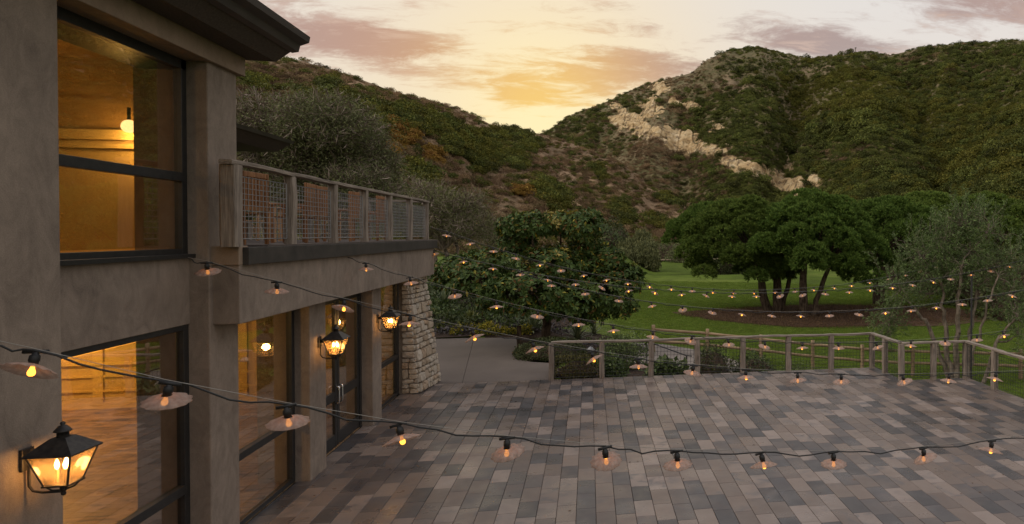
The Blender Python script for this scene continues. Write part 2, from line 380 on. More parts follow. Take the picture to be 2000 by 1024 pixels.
M_MORTAR = mat('mortar', lambda t: princ(t, t.ramp(t.noise(pos(t), 25), [(0.3, (0.14, 0.11, 0.085)), (0.7, (0.22, 0.18, 0.14))]), 0.95, 0.1))
def f_lawn(t):
    p = pos(t); a = t.noise(p, 0.045, 4, 0.55, 0.5); b = t.noise(p, 0.5, 5, 0.6); fine = t.noise(p, 14, 4, 0.7)
    c = t.ramp(a, [(0.36, (0.052, 0.082, 0.012)), (0.52, (0.090, 0.135, 0.018)), (0.66, (0.135, 0.170, 0.034))])
    c = t.mix(t.maprange(b, 0.40, 0.70, 0.0, 0.65), c, (0.034, 0.052, 0.011))
    dryp = t.noise(p, 0.16, 5, 0.65); c = t.mix(t.maprange(dryp, 0.56, 0.72, 0.0, 0.45), c, (0.125, 0.120, 0.040))
    c = t.mix(t.maprange(fine, 0.4, 0.7, 0.0, 0.45), c, (0.125, 0.145, 0.038))
    return princ(t, c, 0.95, 0.05, bump=fine, bstr=0.9, bdist=0.06)
M_LAWN = mat('lawn', f_lawn)
def soil(a, b):
    def f(t):
        p = pos(t); n = t.noise(p, 1.2, 6, 0.65); m = t.noise(p, 18, 4, 0.6)
        return princ(t, t.ramp(t.math('ADD', t.math('MULTIPLY', n, .5), t.math('MULTIPLY', m, .5)), [(0.36, a), (0.66, b)]), 0.95, 0.1, bump=m, bstr=0.8, bdist=0.05)
    return f
M_MULCH = mat('mulch', soil((0.036, 0.022, 0.015), (0.12, 0.072, 0.046)))
M_BEDSOIL = mat('bed_soil', soil((0.028, 0.020, 0.015), (0.075, 0.052, 0.038)))
M_TANSOIL = mat('tan_path', soil((0.16, 0.115, 0.075), (0.28, 0.21, 0.145)))
M_ROADG = mat('grey_path', soil((0.18, 0.155, 0.135), (0.28, 0.245, 0.215)))
M_BARK = mat('bark', lambda t: princ(t, t.ramp(t.noise(t.mapping(pos(t), (6, 6, 1.6)), 1.6, 5, 0.6), [(0.35, (0.030, 0.021, 0.015)), (0.68, (0.125, 0.090, 0.062))]), 0.95, 0.1, bump=t.noise(t.mapping(pos(t), (6, 6, 1.6)), 1.6, 5, 0.6), bstr=0.9, bdist=0.06))
M_BARKG = mat('pale_bark', lambda t: princ(t, t.ramp(t.noise(t.mapping(pos(t), (4, 4, 1.5)), 2.5, 5), [(0.35, (0.098, 0.077, 0.059)), (0.68, (0.266, 0.217, 0.168))]), 0.95, 0.1))
M_TWIG = mat('grey_twig', lambda t: princ(t, t.ramp(irand(t), [(0.0, (0.126, 0.093, 0.069)), (1.0, (0.357, 0.288, 0.231))]), 0.95, 0.1))
def foliage(stops, rough=0.6, spec=0.3, trans=0.25, vary=0.35):
    def f(t):
        r = irand(t); q = orand(t)
        c = t.ramp(r, stops)
        hs = t.new('ShaderNodeHueSaturation'); t.put(hs.inputs['Value'], t.maprange(q, 0, 1, 1 - vary, 1 + vary, False))
        t.put(hs.inputs['Hue'], t.maprange(t.math('FRACT', t.math('MULTIPLY', q, 7.7)), 0, 1, 0.485, 0.512, False)); t.put(hs.inputs['Color'], c)
        c = hs.outputs[0]
        p = princ(t, c, rough, spec)
        if trans <= 0: return p
        tr = t.new('ShaderNodeBsdfTranslucent'); t.put(tr.inputs[0], c)
        m = t.new('ShaderNodeMixShader'); m.inputs[0].default_value = trans; t.l.new(p, m.inputs[1]); t.l.new(tr.outputs[0], m.inputs[2]); return m.outputs[0]
    return f
M_MAG = mat('magnolia_leaf', foliage([(0, (0.036, 0.061, 0.014)), (0.55, (0.065, 0.101, 0.022)), (0.88, (0.097, 0.129, 0.027)), (0.90, (0.150, 0.078, 0.022)), (0.95, (0.138, 0.070, 0.022)), (0.975, (0.260, 0.228, 0.037)), (1, (0.422, 0.289, 0.037))], 0.50, 0.16, 0.14, 0.0))
M_MAGY = mat('magnolia_yellow_leaf', foliage([(0, (0.10, 0.11, 0.02)), (0.5, (0.24, 0.19, 0.03)), (1, (0.36, 0.22, 0.035))], 0.45, 0.4, 0.2, 0.0))
M_PINE = mat('pine_needle', foliage([(0, (0.059, 0.102, 0.022)), (0.6, (0.114, 0.182, 0.035)), (1, (0.199, 0.272, 0.055))], 0.75, 0.12, 0.2, 0.10))
M_OLIVE = mat('olive_leaf', foliage([(0, (0.059, 0.089, 0.026)), (0.6, (0.111, 0.158, 0.048)), (1, (0.220, 0.289, 0.101))], 0.6, 0.3, 0.2, 0.1))
M_WILLOW = mat('weeping_leaf', foliage([(0, (0.084, 0.096, 0.042)), (0.6, (0.147, 0.158, 0.063)), (1, (0.231, 0.231, 0.095))], 0.7, 0.2, 0.2, 0.1))
M_SCRUBL = mat('scrub_leaf', foliage([(0, (0.098, 0.107, 0.048)), (0.6, (0.150, 0.164, 0.068)), (1, (0.231, 0.243, 0.103))], 0.8, 0.2, 0.2, 0.15))
M_HEDGE = mat('hedge_leaf', foliage([(0, (0.037, 0.053, 0.018)), (0.6, (0.069, 0.088, 0.027)), (1, (0.106, 0.119, 0.043))], 0.65, 0.3, 0.15, 0.15))
M_HEDGEY = mat('olive_green_hedge_leaf', foliage([(0, (0.050, 0.052, 0.016)), (0.6, (0.095, 0.090, 0.028)), (1, (0.14, 0.125, 0.04))], 0.7, 0.2, 0.15, 0.1))
M_AGAVE = mat('agave_leaf', foliage([(0, (0.085, 0.116, 0.062)), (0.5, (0.171, 0.202, 0.109)), (1, (0.310, 0.326, 0.171))], 0.55, 0.35, 0.05, 0.1))
M_AGAVEY = mat('variegated_leaf', foliage([(0, (0.10, 0.13, 0.03)), (0.5, (0.17, 0.19, 0.05)), (1, (0.30, 0.29, 0.10))], 0.55, 0.35, 0.05, 0.1))
M_FLOWER = mat('yellow_flower', foliage([(0, (0.06, 0.075, 0.02)), (0.4, (0.10, 0.11, 0.02)), (0.6, (0.34, 0.26, 0.03)), (1, (0.46, 0.36, 0.05))], 0.7, 0.2, 0.2, 0.1))
M_BROAD = mat('broad_leaf', foliage([(0, (0.035, 0.060, 0.015)), (0.6, (0.070, 0.105, 0.025)), (1, (0.12, 0.15, 0.04))], 0.55, 0.35, 0.2, 0.15))
M_GREYL = mat('grey_succulent', foliage([(0, (0.07, 0.065, 0.065)), (0.6, (0.11, 0.10, 0.10)), (1, (0.16, 0.14, 0.145))], 0.7, 0.2, 0.0, 0.15))
M_CHAPG = mat('chaparral_green', foliage([(0, (0.041, 0.051, 0.012)), (0.5, (0.079, 0.093, 0.020)), (1, (0.139, 0.146, 0.031))], 0.8, 0.15, 0.12, 0.55))
M_CHAPB = mat('chaparral_dry', foliage([(0, (0.114, 0.074, 0.042)), (0.5, (0.206, 0.138, 0.076)), (1, (0.328, 0.236, 0.131))], 0.9, 0.1, 0.10, 0.55))
M_CHAPL = mat('chaparral_bright', foliage([(0, (0.062, 0.064, 0.011)), (0.5, (0.104, 0.105, 0.017)), (1, (0.165, 0.152, 0.026))], 0.8, 0.15, 0.12, 0.25))
M_CHAPO = mat('chaparral_ochre', foliage([(0, (0.131, 0.072, 0.016)), (0.5, (0.223, 0.124, 0.026)), (1, (0.302, 0.184, 0.039))], 0.8, 0.15, 0.12, 0.2))
def f_hill(a, b, c3):
    def f(t):
        p = pos(t); n = t.noise(p, 0.035, 6, 0.6); m = t.noise(p, 0.4, 5, 0.65)
        c = t.ramp(t.math('ADD', t.math('MULTIPLY', n, .55), t.math('MULTIPLY', m, .45)), [(0.38, a), (0.50, b), (0.64, c3)])
        return princ(t, c, 0.95, 0.1, bump=m, bstr=0.8, bdist=0.8)
    return f
M_HILLL = mat('dry_slope', f_hill((0.099, 0.070, 0.039), (0.186, 0.125, 0.073), (0.323, 0.216, 0.124)))
M_HILLR = mat('green_slope', f_hill((0.065, 0.065, 0.026), (0.120, 0.101, 0.048), (0.219, 0.158, 0.099)))
def f_rock(t):
    p = pos(t); v = t.mapping(p, (0.16, 0.16, 0.34)); n = t.noise(v, 1.0, 8, 0.72, 1.2); m = t.noise(p, 0.35, 6, 0.66)
    c = t.ramp(n, [(0.30, (0.12, 0.078, 0.043)), (0.38, (0.38, 0.25, 0.12)), (0.50, (0.58, 0.42, 0.22)), (0.70, (0.72, 0.60, 0.40))])
    c = t.mix(t.maprange(m, 0.50, 0.60, 0.0, 0.75), c, (0.13, 0.09, 0.055))
    return princ(t, c, 0.95, 0.1, bump=n, bstr=1.0, bdist=2.0)
M_ROCK = mat('pale_rock', f_rock)

# ------------------------------------------------------------------ ground
def G(x, y):
    x = np.asarray(x, float); y = np.asarray(y, float)
    right = -0.30 - 0.80 * sstep(x, 1, 12)
    right = right + (-0.8 - right) * sstep(y, 30, 48)
    right = right + 0.9 * np.exp(-(((x - 14) / 22) ** 2 + ((y - 66) / 9) ** 2)) + 2.2 * sstep(y, 84, 190)
    left = 1.7 * sstep(y, 28.2, 41.0) + 0.5 * sstep(y, 41, 60)
    k = sstep(x + (y - 28) * -0.10, -3.5, 3.0)
    z = left * (1 - k) + right * k + 0.05 * fbm(x * .15, y * .15, 3, 5)
    inside = (x > -60) & (x < 11.25) & (y < 19.97)
    inside |= (y < 28.6) & (x < -1.0)
    z = np.where(inside, np.minimum(z, -0.30), z)
    return z
rad = np.concatenate([np.linspace(0.5, 60, 170), np.geomspace(61, 2500, 90)])
th = np.radians(np.concatenate([np.linspace(-62, 62, 300), np.linspace(66, 298, 50)]))
RR, TT = np.meshgrid(rad, th, indexing='ij'); gx = RR * np.sin(TT); gy = RR * np.cos(TT)
gV = np.stack([gx, gy, G(gx, gy)], -1).reshape(-1, 3); gF = grid_faces(len(rad), len(th))
# close the ring
last = np.arange(len(rad) - 1) * len(th) + len(th) - 1; first = np.arange(len(rad) - 1) * len(th)
gF = np.concatenate([gF, np.stack([last, last + len(th), first + len(th), first], 1)])
tag(link('lawn_ground', np_mesh('lawn_ground', gV, gF[:, ::-1], True), mat=M_LAWN), kind='structure')

def sheet(name, m, cx, cy, rx, ry, dz=0.03, seed=1, amp=0.18, rot=0.0, nr=14, na=72, clip=None):
    t = np.linspace(0, 1, nr)[:, None]; a = np.linspace(0, 2 * math.pi, na + 1)[None, :]
    b = 1 + amp * fbm(np.cos(a) * 1.7 + seed, np.sin(a) * 1.7 + seed, 4, seed)
    ux = np.cos(a) * rx * b; uy = np.sin(a) * ry * b
    X = cx + t * (ux * math.cos(rot) - uy * math.sin(rot)); Y = cy + t * (ux * math.sin(rot) + uy * math.cos(rot))
    if clip: X, Y = clip(X, Y)
    V = np.stack([X, Y, G(X, Y) + dz], -1).reshape(-1, 3)
    return tag(link(name, np_mesh(name, V, grid_faces(nr, na + 1), True), mat=m), kind='structure')
sheet('pine_mulch_bed', M_MULCH, 15.5, 40.0, 9.5, 4.6, 0.04, 3, 0.30, -0.15, 22, 220)
sheet('planting_bed', M_BEDSOIL, -7.6, 33.6, 7.6, 5.1, 0.04, 8, 0.10, 0.0, clip=lambda X, Y: (X, np.maximum(Y, 28.62)))
sheet('tree_bed', M_BEDSOIL, -1.4, 27.2, 3.3, 2.9, 0.05, 12, 0.10)
sheet('mulch_ring', M_BEDSOIL, 8.14, 90.8, 1.6, 1.4, 0.04, 15, 0.1)
sheet('far_dirt_path', M_TANSOIL, 14, 117, 17, 4.5, 0.25, 21, 0.12)
sheet('lower_path', M_ROADG, 3.3, 24.4, 2.1, 3.6, 0.06, 25, 0.08, 0.45)
sheet('fence_side_bed', M_BEDSOIL, 3.0, 21.6, 4.5, 1.5, 0.05, 31, 0.08)

# driveway of tan concrete, two slabs with a joint
def slab(name, m, pts, z0, z1):
    n = len(pts); mb = MB(); mb.add([(x, y, z0) for x, y in pts] + [(x, y, z1) for x, y in pts],
        [tuple(range(n, 2 * n)), tuple(range(n - 1, -1, -1))] + [(i, (i + 1) % n, (i + 1) % n + n, i + n) for i in range(n)])
    return tag(mb.build(name, m), kind='structure')
slab('driveway', M_CONC, [(-13, 19.955), (-3.62, 19.955), (-4.72, 28.62), (-13, 28.9)], -0.30, -0.008)
slab('driveway', M_CONC, [(-3.61, 19.955), (-1.18, 19.955), (-0.95, 21.2), (-1.15, 22.5), (-1.9, 22.85), (-2.5, 23.5), (-2.75, 24.6), (-2.7, 26.2), (-3.0, 28.4), (-4.705, 28.62)], -0.30, -0.008)

# terrace: joint bed and 0.3 x 0.6 m pavers in staggered columns
terr = tag(empty('terrace_paving'), kind='structure')
bed = MB(); bed.box(-5.02, 9.14, 2.0, 19.93, -0.28, -0.012); bed.box(9.1405, 11.2, 2.0, 17.98, -0.28, -0.0125)
bed.build('joint_bed', M_JOINT, terr)
PW, PL, GAP = 0.30, 0.60, 0.0055
def paver_mesh(w, l):
    mb = MB(); c = 0.004; h = 0.011; a, b = w / 2, l / 2
    mb.add([(-a, -b, -h), (a, -b, -h), (a, b, -h), (-a, b, -h), (-a, -b, -c), (a, -b, -c), (a, b, -c), (-a, b, -c),
            (-a + c, -b + c, 0), (a - c, -b + c, 0), (a - c, b - c, 0), (-a + c, b - c, 0)],
           [(8, 9, 10, 11), (4, 5, 9, 8), (5, 6, 10, 9), (6, 7, 11, 10), (7, 4, 8, 11), (0, 1, 5, 4), (1, 2, 6, 5), (2, 3, 7, 6), (3, 0, 4, 7)])
    me = mb.mesh('paver'); me.materials.append(M_PAVER); return me
full_paver = paver_mesh(PW - GAP, PL - GAP); pav = []
i = 0; x = -5.0
while x < 11.18:
    x1 = min(x + PW, 11.18); ymax = 19.92 if x1 <= 9.15 else 17.97
    offs = (0.0, 0.15, 0.32, 0.47)[i % 4] + random.uniform(-0.05, 0.05)
    y = 2.05 - offs
    while y < ymax - 0.04:
        y1 = min(y + PL, ymax); pav.append((x, x1, max(y, 2.05), y1)); y = y1
    x = x1 + 1e-6; i += 1
def proj(p):
    dd = np.asarray(p, float) - EYEV; z = dd @ _fw; return CXP + FPX * (dd @ _rt) / z, CYP - FPX * (dd @ _up) / z, z
vis = []; rest = []
for q in pav:
    c = ((q[0] + q[1]) / 2, (q[2] + q[3]) / 2, 0); px, py, z = proj(c)
    fullp = abs(q[1] - q[0] - PW) < 0.01 and abs(q[3] - q[2] - PL) < 0.01
    if z > 1 and 470 < px < 2000 and py < 1024 and fullp: vis.append((z, q))
    else: rest.append(q)
vis.sort(key=lambda a: a[0]); rest += [q for _, q in vis[300:]]
for z, q in vis[:300]:
    o = link('paver', full_paver, terr, ((q[0] + q[1]) / 2, (q[2] + q[3]) / 2, random.uniform(-.0012, .0008)), (random.uniform(-.002, .002), random.uniform(-.003, .003), random.choice((0, math.pi))))
mb = MB()
for q in rest:
    c = 0.004; x0, x1, y0, y1 = q[0] + GAP / 2, q[1] - GAP / 2, q[2] + GAP / 2, q[3] - GAP / 2; z = random.uniform(-.0012, .0008)
    if x1 - x0 < .02 or y1 - y0 < .02: continue
    mb.add([(x0, y0, -.011), (x1, y0, -.011), (x1, y1, -.011), (x0, y1, -.011), (x0 + c, y0 + c, z), (x1 - c, y0 + c, z), (x1 - c, y1 - c, z), (x0 + c, y1 - c, z)],
           [(4, 5, 6, 7), (0, 1, 5, 4), (1, 2, 6, 5), (2, 3, 7, 6), (3, 0, 4, 7)])
tag(mb.build('far_pavers', M_PAVER, terr), kind='stuff')

# ------------------------------------------------------------------ hills
def curve(pts):
    P = sorted((*az_el(x, y),) for x, y in pts); a = np.array([p[0] for p in P]); e = np.array([p[1] for p in P]); return lambda az: np.interp(az, a, e)
sk_L = curve([(-900, 20), (0, 85), (465, 112), (560, 114), (600, 122), (650, 137), (690, 150), (760, 177), (850, 203), (900, 214), (930, 228), (960, 243), (1000, 253), (1065, 264), (1150, 292), (1250, 335), (1350, 385), (1450, 425), (1600, 452), (1900, 458)])
sk_R = curve([(600, 420), (800, 380), (950, 315), (1065, 258), (1120, 222), (1180, 202), (1250, 168), (1300, 155), (1350, 143), (1380, 118), (1430, 96), (1480, 92), (1530, 106), (1580, 115), (1640, 110), (1690, 102), (1740, 109), (1800, 94), (1850, 88), (1900, 85), (2000, 80), (2400, 60), (3200, 60)])
def L_rb(az): return np.interp(az, [-60, -25, -12, -3.6, 5, 15, 28], [60, 62, 64, 92, 126, 132, 130])
def L_rc(az): return np.interp(az, [-60, -25, -12, -3.6, 5, 15, 28], [170, 190, 215, 250, 250, 225, 190])
def R_rb(az): return np.interp(az, [-30, -4, 10, 25, 40, 60], [260, 200, 150, 110, 90, 80])
def R_rc(az): return np.interp(az, [-30, -4, 4, 12, 20, 28, 40, 60], [420, 390, 400, 430, 440, 380, 330, 300])
def hill(az, t, which):
    rb, rc, sk = (L_rb, L_rc, sk_L) if which == 'L' else (R_rb, R_rc, sk_R)
    b = rb(az); c = rc(az); r = b + t * (c - b)
    hc = EYE + c * sk(az); zb = np.interp(az, [-20, 2], [2.0, 0.9]) - 1.0
    tt = np.clip(t, 0, 1); s = 0.62 * tt + 0.38 * tt * tt * (3 - 2 * tt)
    x = r * np.sin(np.radians(az)); y = r * np.cos(np.radians(az))
    env = np.clip(4 * tt * (1 - tt), 0, 1) * (1 - sstep(tt, .62, .97))
    if which == 'L':
        n = 3.4 * fbm(x * .022, y * .022, 5, 3) * np.clip(env + .25, 0, 1) + 7.0 * env * fbm(az * .20 + t * .8, t * 1.2, 5, 9)
    else:
        g = np.interp(t, [0, .35, .7, 1], [15.0, 17.2, 18.3, 18.8])
        gully = -9.0 * np.exp(-((az - g) / 1.3) ** 2) * env
        g2 = np.interp(t, [0, .4, 1], [31.0, 29.0, 26.0]); gully = gully - 6.0 * np.exp(-((az - g2) / 1.6) ** 2) * env
        bulge = 7.0 * np.exp(-((az - 11.5) / 3.2) ** 2) * env + 5 * np.exp(-((az - 23) / 3) ** 2) * env
        n = 6.0 * fbm(x * .014, y * .014, 5, 23) * np.clip(env + .06, 0, 1) + 15.0 * env * fbm(az * .26 - t * 1.2, t * 1.3, 5, 29) + gully * 1.6 + bulge
    h = zb + (hc - zb) * s + n * np.clip(tt * 4, 0, 1) * np.where(t > 0.97, 0.35, 1)
    h = np.where(t > 1, h - (t - 1) * (c - b) * 0.45, h)
    return x, y, h
def hill_mesh(name, m, az0, az1, na, nt, which):
    az = np.linspace(az0, az1, na); t = np.concatenate([np.linspace(-0.04, 1.0, nt), np.linspace(1.03, 1.8, 10)])
    A, T = np.meshgrid(az, t, indexing='ij'); X, Y, Z = hill(A, T, which)
    Z = Z + 0.35 * fbm(X * .25, Y * .25, 3, 77)
    return tag(link(name, np_mesh(name, np.stack([X, Y, Z], -1).reshape(-1, 3), grid_faces(na, len(t))[:, ::-1], True), mat=m), kind='structure')
hill_mesh('near_hillside', M_HILLL, -62, 30, 460, 130, 'L')
hill_mesh('far_mountain', M_HILLR, -30, 62, 460, 150, 'R')

def seg_mask(px, py, segs):
    m = np.full(np.shape(px), -9.0)
    for x0, y0, x1, y1, r in segs:
        dx, dy = x1 - x0, y1 - y0; L2 = dx * dx + dy * dy + 1e-9
        u = np.clip(((px - x0) * dx + (py - y0) * dy) / L2, 0, 1)
        m = np.maximum(m, 1 - np.hypot(px - x0 - u * dx, py - y0 - u * dy) / r)
    return m
def projA(X, Y, Z):
    P = np.stack([X, Y, Z - EYE], -1); z = P @ _fw; return CXP + FPX * (P @ _rt) / z, CYP - FPX * (P @ _up) / z
ROCK = [(1288, 180, 1264, 210, 17), (1312, 196, 1366, 216, 9), (1203, 215, 1238, 232, 12), (1205, 236, 1290, 262, 14), (1290, 260, 1352, 284, 16), (1350, 285, 1412, 300, 16),
        (1400, 302, 1452, 326, 15), (1450, 324, 1520, 350, 17), (1510, 352, 1556, 368, 16), (1395, 252, 1413, 261, 10), (1588, 349, 1598, 355, 9), (1536, 298, 1546, 335, 6)]
# rock outcrop: a finer, stepped skin standing proud of the slope
az = np.linspace(az_el(1150, 300)[0], az_el(1625, 300)[0], 520); tt = np.linspace(0.10, 0.92, 380)
A, T = np.meshgrid(az, tt, indexing='ij'); X, Y, Z = hill(A, T, 'R'); PX, PY = projA(X, Y, Z)
def rock_mask(px, py, X, Z):
    return 1.25 * seg_mask(px, py, [(a, b, c, e, r * 1.85) for a, b, c, e, r in ROCK]) - .62 + 1.0 * fbm(X * .075, Z * .11 + X * .03, 4, 51, .62) + 0.75 * fbm(X * .22, Z * .30 + X * .09, 3, 57, .6) + .35 * fbm(X * .7, Z * .8, 2, 59)
mk = rock_mask(PX, PY, X, Z)
ridge = 1 - np.abs(fbm(X * .06 + Z * .05, Z * .13 - X * .04, 5, 61)) * 2.2
q = (Z + .36 * X + 3.0 * fbm(X * .05, Z * .07, 3, 66)) / 5.5; saw = q - np.floor(q); joint = np.abs(fbm(X * .16 - Z * .05, Z * .04, 3, 71))
disp = np.where(mk > 0, .25 + 1.0 * np.clip(mk, 0, .8) * (.3 + ridge) + 2.0 * (saw - .45) * np.clip(mk * 3, 0, 1) - .8 * np.exp(-(joint / .05) ** 2), -.9 + np.clip(mk, -1, 0) * 3)
V = np.stack([X - np.sin(np.radians(A)) * disp * .75, Y - np.cos(np.radians(A)) * disp * .75, Z + disp * .62], -1).reshape(-1, 3)
F = grid_faces(len(az), len(tt))[:, ::-1]; keep = (mk.ravel()[F] > -0.35).any(1)
tag(link('rock_outcrop', np_mesh('rock_outcrop', V, F[keep], False), mat=M_ROCK), 'pale cream rock outcrop slanting down the green mountain face', 'rock')

# chaparral: shrubs beyond counting on the slopes, set out with geometry nodes
def bush_mesh(name, m, n=170, flat=0.75, seed=0, leaf=0.24, spiky=False):
    r = np.random.default_rng(seed); P = []; D = []
    lobes = nrm(r.normal(size=(7, 3))) * np.array([.5, .5, .32 * flat]) + np.array([0, 0, .35]); lr = r.uniform(.32, .55, 7)
    k = r.integers(0, 7, n); o = nrm(r.normal(size=(n, 3))); o[:, 2] = np.abs(o[:, 2]) * .9 - .1; o = nrm(o)
    p = lobes[k] + o * lr[k][:, None] * np.array([1, 1, flat])
    dd = nrm(o * (1.2 if spiky else .25) + nrm(r.normal(size=(n, 3)))); hint = nrm(o + .5 * r.normal(size=(n, 3)))
    V, F = leaf_arrays(p, dd, hint, leaf * r.uniform(.7, 1.3, n) * (1.6 if spiky else 1), leaf * (.35 if spiky else .85) * r.uniform(.7, 1.2, n))
    me = np_mesh(name, V, F); me.materials.append(m); return me
def scatter(name, P, S, Rz, meshes, sz=None):
    me = bpy.data.meshes.new(name); P = np.ascontiguousarray(P, np.float32); n = len(P)
    me.vertices.add(n); me.vertices.foreach_set('co', P.ravel())
    a = me.attributes.new('scl', 'FLOAT_VECTOR', 'POINT'); S3 = np.stack([S, S, S * (sz if sz is not None else 1)], 1).astype(np.float32); a.data.foreach_set('vector', S3.ravel())
    a = me.attributes.new('rz', 'FLOAT_VECTOR', 'POINT'); R3 = np.zeros((n, 3), np.float32); R3[:, 2] = Rz; R3[:, 0] = rng.uniform(-.2, .2, n); a.data.foreach_set('vector', R3.ravel())
    a = me.attributes.new('idx', 'INT', 'POINT'); a.data.foreach_set('value', rng.integers(0, len(meshes), n).astype(np.int32))
    o = link(name, me); ng = bpy.data.node_groups.new(name, 'GeometryNodeTree')
    ng.interface.new_socket('Geometry', in_out='INPUT', socket_type='NodeSocketGeometry'); ng.interface.new_socket('Geometry', in_out='OUTPUT', socket_type='NodeSocketGeometry')
    N = ng.nodes; Lk = ng.links; gi = N.new('NodeGroupInput'); go = N.new('NodeGroupOutput'); iop = N.new('GeometryNodeInstanceOnPoints')
    jn = N.new('GeometryNodeGeometryToInstance')
    for mm in meshes:
        src = bpy.data.objects.new(mm.name, mm); oi = N.new('GeometryNodeObjectInfo'); oi.inputs[0].default_value = src; oi.inputs['As Instance'].default_value = False
        Lk.new(oi.outputs['Geometry'], jn.inputs[0])
    if len(meshes) > 1:
        jn2 = N.new('GeometryNodeJoinGeometry'); N.remove(jn)
        for nd in [x for x in N if x.bl_idname == 'GeometryNodeObjectInfo']:
            g1 = N.new('GeometryNodeGeometryToInstance'); Lk.new(nd.outputs['Geometry'], g1.inputs[0]); Lk.new(g1.outputs[0], jn2.inputs[0])
        src_out = jn2.outputs[0]
    else: src_out = jn.outputs[0]
    def attr(nm, typ):
        x = N.new('GeometryNodeInputNamedAttribute'); x.data_type = typ; x.inputs['Name'].default_value = nm; return x.outputs['Attribute']
    m2p = N.new('GeometryNodeMeshToPoints'); Lk.new(gi.outputs[0], m2p.inputs[0]); Lk.new(m2p.outputs[0], iop.inputs['Points'])
    Lk.new(src_out, iop.inputs['Instance']); iop.inputs['Pick Instance'].default_value = True
    Lk.new(attr('idx', 'INT'), iop.inputs['Instance Index']); Lk.new(attr('rz', 'FLOAT_VECTOR'), iop.inputs['Rotation']); Lk.new(attr('scl', 'FLOAT_VECTOR'), iop.inputs['Scale'])
    Lk.new(iop.outputs[0], go.inputs[0]); md = o.modifiers.new('scatter', 'NODES'); md.node_group = ng
    return o
B_G = [bush_mesh('green_bush', M_CHAPG, 420, .8, i, .135) for i in range(4)]
B_L = [bush_mesh('bright_bush', M_CHAPL, 420, .8, 10 + i, .135) for i in range(3)]
B_D = [bush_mesh('dry_bush', M_CHAPB, 420, .7, 20 + i, .13, True) for i in range(4)]
B_O = [bush_mesh('ochre_bush', M_CHAPO, 420, .75, 30 + i, .135) for i in range(2)]
def sample(n, az0, az1, which, tmax=1.03):
    az = rng.uniform(az0, az1, n * 3); t = rng.uniform(0.0, tmax, n * 3); X, Y, Z = hill(az, t, which)
    X2, Y2, Z2 = hill(az, t + .01, which); px, py = projA(X, Y, Z); _, py2 = projA(X2, Y2, Z2)
    wgt = np.clip((py - py2), 0.15, 9) + .25; keep = rng.uniform(0, wgt.max(), n * 3) < wgt
    return [a[keep][:n] for a in (az, t, X, Y, Z, px, py)]
# far mountain
az, t, X, Y, Z, px, py = sample(64000, -14, 48, 'R')
rk = (rock_mask(px, py, X, Z) > .08 + rng.normal(0, .16, len(px))) & (rng.uniform(size=len(px)) > .04)
gap = (fbm(X * .032, Z * .055, 4, 87) > .24) & (rng.uniform(size=len(px)) > .35) & (px > 1250)
rk |= gap
pd = np.clip(.52 - .55 * sstep(px, 1330, 1560) - .45 * sstep(px, 1560, 1720) + .30 * sstep(np.abs(px - 1440), 130, 30) * sstep(py, 200, 330) - .45 * sstep(py, 180, 190) * sstep(px, 1300, 1400)+ .14, .05, .92)
dry = pd + .55 * fbm(X * .020, Z * .035, 4, 41) > rng.uniform(0, 1, len(px)) * .7 + .15
brt = (fbm(X * .018, Z * .03, 3, 47) + .30 * sstep(np.abs(px - 1620), 150, 20) > rng.normal(.34, .2, len(px))) & ~dry
big = 1 + .9 * (rng.uniform(size=len(px)) > .88) * (t < .93)
S = (.7 + 1.3 * rng.uniform(size=len(px)) ** 2.2) * np.where(dry, .8, 1.15) * big * .74 * (1 + .3 * np.clip(fbm(X * .05, Z * .08, 3, 93) * 2, -.6, 1)); ok = ~rk
PT = np.stack([X, Y, Z - .25], 1); RZ = rng.uniform(0, 6.28, len(px))
for nm, sel, bs in (('mountain_green_chaparral', ok & ~dry & ~brt, B_G), ('mountain_bright_chaparral', ok & brt, B_L), ('mountain_dry_chaparral', ok & dry, B_D)):
    tag(scatter(nm, PT[sel], S[sel], RZ[sel], bs), nm.replace('_', ' ').replace('mountain ', '') + ' covering the far mountain', 'shrubs', kind='stuff')
# near hillside
GREEN = [(705, 235, 780, 245, 42), (790, 240, 900, 262, 30), (880, 255, 960, 285, 28), (960, 262, 1040, 285, 26), (640, 175, 690, 200, 26), (600, 195, 640, 205, 20), (480, 160, 500, 165, 18), (1000, 310, 1010, 320, 22), (880, 290, 960, 320, 22), (1060, 372, 1085, 392, 32), (1210, 410, 1225, 425, 24), (800, 335, 830, 350, 22), (870, 400, 880, 420, 25), (1290, 385, 1320, 395, 16), (1160, 330, 1180, 345, 14), (930, 330, 945, 335, 12), (1270, 430, 1290, 440, 22)]
OCH = [(772, 268, 790, 272, 22), (838, 310, 850, 312, 12), (1010, 372, 1025, 380, 8), (760, 300, 765, 305, 9)]
BARE = [(812, 290, 850, 300, 16), (980, 405, 1005, 412, 22), (905, 375, 930, 380, 12), (690, 165, 720, 168, 8), (1095, 345, 1110, 350, 10), (560, 230, 600, 240, 8), (960, 300, 975, 300, 8)]
az, t, X, Y, Z, px, py = sample(26000, -40, 20, 'L')
wob = .5 * fbm(X * .2, Z * .25, 3, 91)
gm = seg_mask(px, py, GREEN) + wob; om = seg_mask(px, py, OCH) + wob * .6; gm = gm - .38; bm = seg_mask(px, py, BARE) + wob
u = rng.uniform(size=len(px)); gr = (gm > 0); oc = om > 0; bare = (bm > 0) & ~gr & ~oc & (u > .25); dry = ~gr & ~oc & ~bare
sparse = (fbm(X * .06, Z * .09, 3, 95) > .26) & (u > .45) & dry
sg = dry & (rng.uniform(size=len(px)) > .70)                      # scattered green among the dry scrub
S = (.6 + 1.3 * rng.uniform(size=len(px)) ** 1.8) * np.where(gr, 1.35, 1.0) * np.where(dry, .85, 1); PT = np.stack([X, Y, Z - .2], 1); RZ = rng.uniform(0, 6.28, len(px))
